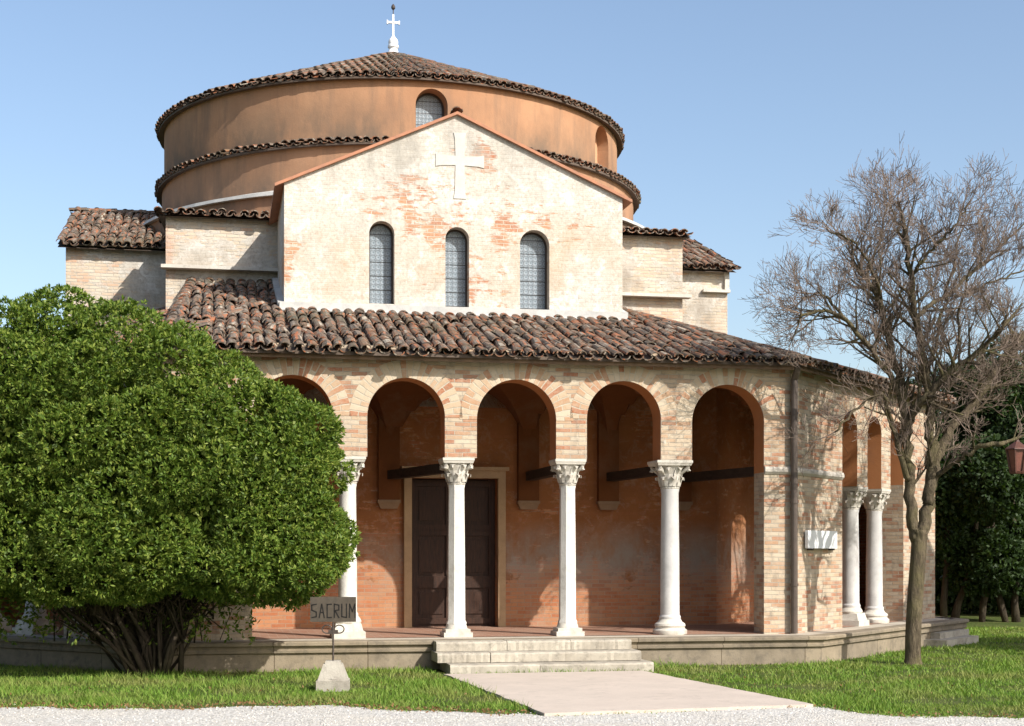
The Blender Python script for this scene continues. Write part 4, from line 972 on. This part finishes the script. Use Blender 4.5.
for k in range(60):  # extra thin dark stems, added to stand in for deep shade under the crown
    a = rb.uniform(-2.5, 1.35); b0 = rb.uniform(-.25, .25)
    x1 = a*0.55+rb.gauss(0, .15); y0 = rb.uniform(-.25, .15); r0 = rb.uniform(.014, .05)
    mb.tube([(b0+a*0.12, y0, -.03), (b0*.5+x1*0.55, y0+rb.uniform(-.15, .1), .38+rb.uniform(-.1, .15)), (x1, rb.uniform(-.4, .12), .85+rb.uniform(-.1, .25)), (a+rb.gauss(0, .1), rb.uniform(-.7, .12), 1.45+rb.uniform(0, .5))], [r0, r0*.9, r0*.75, r0*.5], 5)
    for q in range(3):
        px0 = x1*rb.uniform(.6, 1.2); mb.tube([(px0, y0, rb.uniform(.45, .9)), (px0+rb.uniform(-.4, .4), y0+rb.uniform(-.3, .1), rb.uniform(.8, 1.25)), (px0+rb.uniform(-.7, .7), y0+rb.uniform(-.4, .1), rb.uniform(1.0, 1.7))], [r0*.5, r0*.4, r0*.25], 4)
mb.build('trunk', M['dark_bark'], bush, True)

# ------------------------------------------------------------ bare tree
TY = 23.0
bt = empty('bare_tree', (6.17, TY, 0)); tag(bt, 'leafless deciduous tree with wide twiggy crown right of the church porch', 'tree')
rt = random.Random(11)
big, tw = MB(), MB()
def P3(x, y, dy=0.0): Y = TY+dy; q = px2w(x, y, Y); return Vector(q)-Vector((6.17, TY, 0))
tips = []
def smooth_path(pts, k=5):
    out = []
    for i in range(len(pts)-1):
        p0, p1, p2, p3 = pts[max(i-1, 0)], pts[i], pts[i+1], pts[min(i+2, len(pts)-1)]
        for j in range(k):
            t = j/k; out.append(0.5*((2*p1)+(p2-p0)*t+(2*p0-5*p1+4*p2-p3)*t*t+(3*p1-p0-3*p2+p3)*t**3))
    out.append(pts[-1]); return out
def limb(pts, r0, r1, n=9, kids=1.0, wob=0.02):
    p = smooth_path([P3(*q) for q in pts]); m = len(p)
    p = [q+Vector((rt.gauss(0, wob), rt.gauss(0, wob), rt.gauss(0, wob*.6))) if 0 < i < m-1 else q for i, q in enumerate(p)]
    r0 *= 0.85; rad = [r0+(r1-r0)*(i/(m-1))**0.8 for i in range(m)]
    big.tube(p, rad, n)
    for i in range(2, m):
        if rad[i] < 0.085:
            d = (p[i]-p[i-1]).normalized()
            for _ in range(1):
                if rt.random() < kids*(1.0 if p[i].z > 3.9 else 0.35): grow(p[i], child_dir(d, rt.uniform(0.5, 1.1)), min(rad[i]*0.55, 0.03), rt.uniform(0.38, 0.72), 0)
    grow(p[-1], (p[-1]-p[-2]).normalized(), r1*0.9, 0.46, 0)
def child_dir(d, ang):
    x = d.cross(Vector((rt.gauss(0, 1), rt.gauss(0, 1), rt.gauss(0, 1)))).normalized()
    return (d*math.cos(ang)+x*math.sin(ang)).normalized()
CC = P3(908, 285); 
def grow(p, d, r, L, lev):
    r = max(r, 0.0026)
    k = 4 if lev < 2 else 3; pts = [p]; q = p.copy(); dd = d.copy()
    for i in range(k):
        up = 0.13 if lev > 0 else 0.08
        dd = (dd+Vector((rt.gauss(0, .09), rt.gauss(0, .09), rt.gauss(up*.8, .07)))).normalized(); q = q+dd*(L/k); pts.append(q.copy())
    rad = [r+(max(r*0.45, .003)-r)*i/k for i in range(k+1)]
    (big if r > 0.014 else tw).tube(pts, rad, 5 if r > 0.014 else 3, cap=False)
    if lev >= 3: return
    nk = (4, 4, 3)[lev]
    for j in range(nk):
        f = rt.uniform(0.25, 1.0); i = min(k-1, int(f*k)); pp = pts[i].lerp(pts[i+1], f*k-i)
        grow(pp, child_dir((pts[i+1]-pts[i]).normalized(), rt.uniform(0.4, 0.95)), rad[i]*0.58, L*rt.uniform(0.5, 0.78), lev+1)
# trunk and its main limbs, followed from the photograph
tr = smooth_path([P3(913, 668), P3(913, 640), P3(915, 600), P3(918, 560), P3(920, 530)]); big.tube(tr, [.20, .15, .13]+[.122]*(len(tr)-4)+[.145], 12)
limb([(921, 540), (928, 505), (931, 470), (930, 430), (929, 400), (921, 350), (915, 312), (909, 270), (905, 229)], .125, .035, 10, 0.9)
limb([(917, 540), (911, 510), (909, 475), (906, 440), (903, 400), (893, 360), (886, 325), (878, 298), (862, 276), (852, 262)], .12, .03, 10, 0.95)
limb([(910, 480, -.05), (898, 445, -.2), (890, 415, -.3), (880, 395, -.5), (858, 408, -.8), (835, 432, -.9)], .06, .014, 8, 0.8)
limb([(903, 400), (885, 368, -.2), (862, 338, -.4), (840, 316, -.6), (818, 310, -.7), (800, 318, -.8)], .06, .02, 8, 1.0)
limb([(845, 320, -.5), (830, 300, -.6), (818, 294, -.6), (804, 298, -.5)], .03, .012, 6, 1.0)
limb([(907, 430), (918, 405, -.2), (931, 392, -.3), (945, 375, -.4), (965, 362, -.5), (984, 346, -.6), (1005, 325, -.8)], .085, .03, 9, 1.0)
limb([(928, 505), (934, 470, .1), (950, 430, .3), (972, 405, .4), (988, 382, .5), (1008, 352, .6), (1032, 328, .7), (1060, 300, .8)], .105, .05, 10, 0.9)
limb([(931, 480, .0), (945, 470, -.1), (965, 455, -.3), (985, 446, -.5), (1004, 443, -.6)], .05, .035, 9, 0.25)
limb([(917, 320), (930, 305, .2), (948, 294, .4), (978, 268, .6), (1000, 246, .8), (1018, 230, .9)], .05, .016, 8, 1.0)
limb([(910, 275), (920, 262, -.2), (936, 244, -.3), (954, 226, -.5), (968, 205, -.5)], .04, .014, 7, 1.0)
limb([(926, 378), (936, 345, .4), (942, 310, .7), (952, 270, .9), (960, 235, 1.1)], .045, .014, 7, 1.0)
limb([(890, 345), (880, 310, .5), (872, 270, .9), (880, 235, 1.1), (888, 205, 1.2)], .04, .013, 7, 1.0)
limb([(906, 250), (898, 225, .2), (890, 205, .3)], .03, .013, 6, 1.0)
limb([(880, 300), (868, 262, -.6), (850, 240, -.8), (830, 232, -1.0)], .035, .013, 6, 1.0)
limb([(950, 372, -.4), (958, 340, -.5), (962, 300, -.7), (975, 262, -.9)], .035, .012, 6, 1.0)
limb([(960, 295, .5), (985, 285, .7), (1012, 276, .9), (1040, 262, 1.1)], .03, .012, 6, 1.0)
limb([(990, 378, .5), (1005, 370, .5), (1030, 366, .6)], .03, .014, 6, 0.8)
big.build('trunk', M['bark'], bt, True)
tw.build('twigs', M['twig'], bt)

# ------------------------------------------------------------ trees and wall beyond
def far_tree(x, y, h, rad, seed, label, n=22000, trunks=1, z0=1.9, leaf=0.13, mat='far_leaf'):
    r = np.random.default_rng(seed); rs_ = random.Random(seed)
    root = empty('leafy_tree', (x, y, 0)); tag(root, label, 'tree', 'dark trees beyond the lawn')
    lum = []
    for k in range(26):
        d = r.normal(size=3); d /= np.linalg.norm(d); cz = (h+z0)/2
        p = np.array([d[0]*rad*0.72, d[1]*rad*0.72, cz+d[2]*(h-z0)/2*0.8]); lum.append((p, np.full(3, r.uniform(0.22, 0.42)*rad)))
    A = sum(4*math.pi*np.mean(q[1])**2 for q in lum); P, Nn = lump_points(lum, n/A, r)
    keep = P[:, 2] > z0*0.8; np_mesh('crown', leaves(P[keep], Nn[keep], 4, leaf, leaf*0.32, 0.7, r), 4, M[mat], root)
    mb = MB()
    for k in range(trunks):
        x0 = rs_.uniform(-1.1, 1.1) if trunks > 1 else 0; dx = rs_.uniform(-.6, .6)
        mb.tube([(x0, 0, -.05), (x0+dx*.3, rs_.uniform(-.1, .1), z0*0.5), (x0+dx, rs_.uniform(-.3, .3), z0+0.5), (x0+dx*1.6, 0, h*0.6)], [rs_.uniform(.08, .17) if trunks > 1 else .3, .09 if trunks > 1 else .25, .07 if trunks > 1 else .2, .04], 8)
    mb.build('trunk', M['dark_bark'], root, True)
far_tree(11.7, 37.0, 6.0, 2.3, 1, 'dark evergreen tree beyond the lawn, nearest to the church wall', trunks=5, z0=0.9)
far_tree(15.0, 40.5, 7.6, 3.2, 2, 'tallest dark tree beyond the lawn, at the right edge of the photo', trunks=2, z0=0.9)
far_tree(13.3, 46.0, 6.6, 3.4, 3, 'farther dark tree seen through the gap between the two nearer ones', trunks=4, z0=0.9)
far_tree(17.0, 51.0, 8.3, 2.8, 9, 'paler olive green tree rising behind the dark trees at far right', n=9000, z0=1.2, leaf=0.15, mat='olive_leaf')
far_tree(13.4, 24.3, 6.2, 2.1, 4, 'evergreen tree just outside the right edge that shades the lawn', trunks=1, z0=2.6)
far_tree(-13.5, 13.0, 9.5, 3.4, 5, 'broad dark tree added out of view left of the gravel to darken the shade', n=9000, trunks=1, z0=2.0, leaf=0.25)  # unseen, added to block sky light from the left
far_tree(-11.5, 3.0, 10.5, 3.8, 6, 'tall dark tree added out of view left of the viewer to darken the shade', n=9000, trunks=1, z0=2.0, leaf=0.28)  # added off camera to dim the ambient light on the porch side
far_tree(-11.0, -6.0, 11.5, 4.4, 8, 'tall dark tree added out of view, farthest left behind the viewer, to darken the shade', n=9000, trunks=1, z0=1.4, leaf=0.30)  # unseen blocker for low sky light behind the camera
far_tree(-4.0, -7.5, 11.0, 4.2, 7, 'tall dark tree added out of view behind the viewer to darken the shade', n=9000, trunks=1, z0=2.0, leaf=0.30)  # added behind the camera so the shaded walls get less sky
# low boundary wall and a clipped hedge in front of it
mb = MB(); mb.box((0, 0, 0.5), (16, 0.3, 1.0)); mb.box((0, 0, 1.03), (16, 0.4, 0.07)); bw = mb.build('boundary_wall', M['red_brick']); bw.location = (20.0, 50.5, 0); tag(bw, 'low brick boundary wall in the shade under the far trees', 'wall')
hr = np.random.default_rng(9); hn = 16000
hp = np.stack([hr.uniform(10.3, 22, hn), hr.uniform(41.2, 42.6, hn), 1.5*hr.random(hn)**0.6*(1+0.25*np.sin(hr.uniform(0, 0.1, hn)))], 1)
hp[:, 2] *= 0.85+0.3*np.sin(hp[:, 0]*1.9)*np.sin(hp[:, 0]*0.7)
hn_ = hr.normal(size=hp.shape); hn_[:, 2] += 0.6; hn_ /= np.linalg.norm(hn_, axis=1, keepdims=True)
hv = leaves(hp, hn_, 3, 0.16, 0.05, 0.7, hr); hv -= np.array([16.0, 41.9, 0])
hd = np_mesh('hedge', hv, 4, M['far_leaf']); hd.location = (16.0, 41.9, 0); tag(hd, 'low dark hedge under the trees at the back of the lawn', 'hedge')
# hanging lantern at the right edge
lp = empty('street_lantern', (8.42, 25.0, 0)); tag(lp, 'reddish wrought iron lantern on a post at the right edge of the photo', 'lantern')
for q in range(1):
    mb = MB(); mb.tube([(0.22, 0, 0), (0.22, 0, 3.62)], [0.05, 0.04], 10); mb.tube([(0.22, 0, 3.60), (0.16, 0, 3.68), (0.06, 0, 3.66), (0, 0, 3.58)], 0.014, 6); mb.lathe([(0.09, 0), (0.09, 0.25), (0.06, 0.32)], (0.22, 0, 0), 12); mb.build('post', M['iron'], lp)
    mb = MB(); mb.lathe([(0.02, 3.60), (0.05, 3.55), (0.20, 3.44), (0.21, 3.42)], (0, 0, 0), 6); mb.lathe([(0.11, 2.99+0.03), (0.13, 3.0+.06)], (0, 0, 0), 6)
    for k in range(6):
        a = 2*math.pi*k/6; mb.tube([(0.11*math.cos(a), 0.11*math.sin(a), 3.04), (0.18*math.cos(a), 0.18*math.sin(a), 3.43)], 0.018, 5)
    mb.build('cage', M['lantern_copper'], lp)
    mb = MB(); mb.lathe([(0.10, 3.05), (0.165, 3.42)], (0, 0, 0), 6); mb.build('glass', M['lantern_glass'], lp)
# ------------------------------------------------------------ grass
def grass():
    n = 260000
    x = rng.uniform(-8.2, 12.0, n); y = 15.2+(34-15.2)*rng.random(n)**1.9
    k = (np.abs(x/y) < 0.40)
    ge = np.interp(x, GEX, GEY); ge += np.abs(rng.normal(0, 0.10, n))*np.sign(rng.normal(-0.4, 1, n))
    k &= y > ge
    lu_ = (x-OX)*CO+(y-OY)*SI; lv_ = -(x-OX)*SI+(y-OY)*CO
    k &= ~inside(lu_, lv_, [(-12, 30)]+oct_path(0.62)+[(12, 30)])
    k &= ~((lu_ > -0.98) & (lu_ < 2.16) & (lv_ > -1.72) & (lv_ < 0))
    k &= ~inside(x, y, [(p[0], p[1]) for p in PATH])
    # thin worn patches
    pat = np.sin(x*1.7+2*np.sin(y*1.3))*np.sin(y*2.1+x*0.6); k &= ~((pat > 0.45) & (rng.random(n) < 0.7))
    x, y = x[k], y[k]; n = len(x)
    h = rng.uniform(0.03, 0.085, n)*(1+0.5*np.sin(x*2.2)*np.sin(y*1.6)); h *= np.where(x > 2.5, 0.72, 1.0); h *= np.where(rng.random(n) < 0.04, 1.7, 1.0); h *= np.clip((y-np.interp(x, GEX, GEY))/0.5, 0.35, 1.0)
    a = rng.uniform(0, 2*math.pi, n); w = rng.uniform(0.004, 0.008, n)*np.clip(y/17, 1, 2)
    lean = rng.normal(0, 0.55, (n, 2))*h[:, None]
    b0 = np.stack([x-np.cos(a)*w, y-np.sin(a)*w, np.zeros(n)-0.002], 1); b1 = np.stack([x+np.cos(a)*w, y+np.sin(a)*w, np.zeros(n)-0.002], 1)
    t = np.stack([x+lean[:, 0], y+lean[:, 1], h], 1)
    V = np.stack([b0, b1, t], 1).reshape(-1, 3)
    tag(np_mesh('grass', V, 3, M['grass_blade']), 'short green grass with worn edges along the church platform and the gravel', 'grass', kind='stuff')
grass()
n = 1500
x = np.concatenate([rng.uniform(-6.6, 0.2, 900), rng.uniform(3, 7, 250), rng.normal(0.1, 0.35, 350)*0+rng.uniform(-6, 6, 350)]); n = len(x)
y = np.interp(x, GEX, GEY)+rng.normal(0.02, 0.16, n)*np.where(x < -2, 1.0, 0.7); y[1150:] = rng.uniform(17.5, 22, 350)
lu_ = (x-OX)*CO+(y-OY)*SI; lv_ = -(x-OX)*SI+(y-OY)*CO
k = ~inside(lu_, lv_, [(-12, 30)]+oct_path(0.75)+[(12, 30)]) & ~((lu_ > -1.1) & (lu_ < 2.3) & (lv_ > -1.85))
p = np.stack([x, y, rng.uniform(0.006, 0.03, n)+np.zeros(n)], 1)[k & ~inside(x, y, PATH)]
nn = rng.normal(size=p.shape)*0.5; nn[:, 2] += 0.2; nn /= np.linalg.norm(nn, axis=1, keepdims=True)
tag(np_mesh('fallen_leaves', leaves(p, nn, 1, 0.04, 0.011, 0.8, rng), 4, M['dry_leaf']), 'small dry brown leaves scattered along the gravel edge', 'leaves', kind='stuff')
# loose pebbles on the gravel
n = 5200; x = rng.uniform(-6.5, 6.5, n); y = rng.uniform(13.6, 17.0, n); k = (y < np.interp(x, GEX, GEY)+rng.normal(0.0, 0.10, n)) & ~inside(x, y, PATH); x, y = x[k], y[k]; n = len(x)
r_ = rng.uniform(0.006, 0.017, n); a = rng.uniform(0, 6.28, n); tris = []
for q in range(4):
    t0, t1 = a+q*math.pi/2, a+(q+1)*math.pi/2
    tris.append(np.stack([np.stack([x+r_*np.cos(t0), y+r_*np.sin(t0)*0.8, np.full(n, -0.001)], 1), np.stack([x+r_*np.cos(t1), y+r_*np.sin(t1)*0.8, np.full(n, -0.001)], 1), np.stack([x, y, r_*0.7], 1)], 1))
tag(np_mesh('pebbles', np.concatenate(tris).reshape(-1, 3), 3, M['gravel']), 'loose pale pebbles lying on the gravel strip', 'pebbles', kind='stuff')
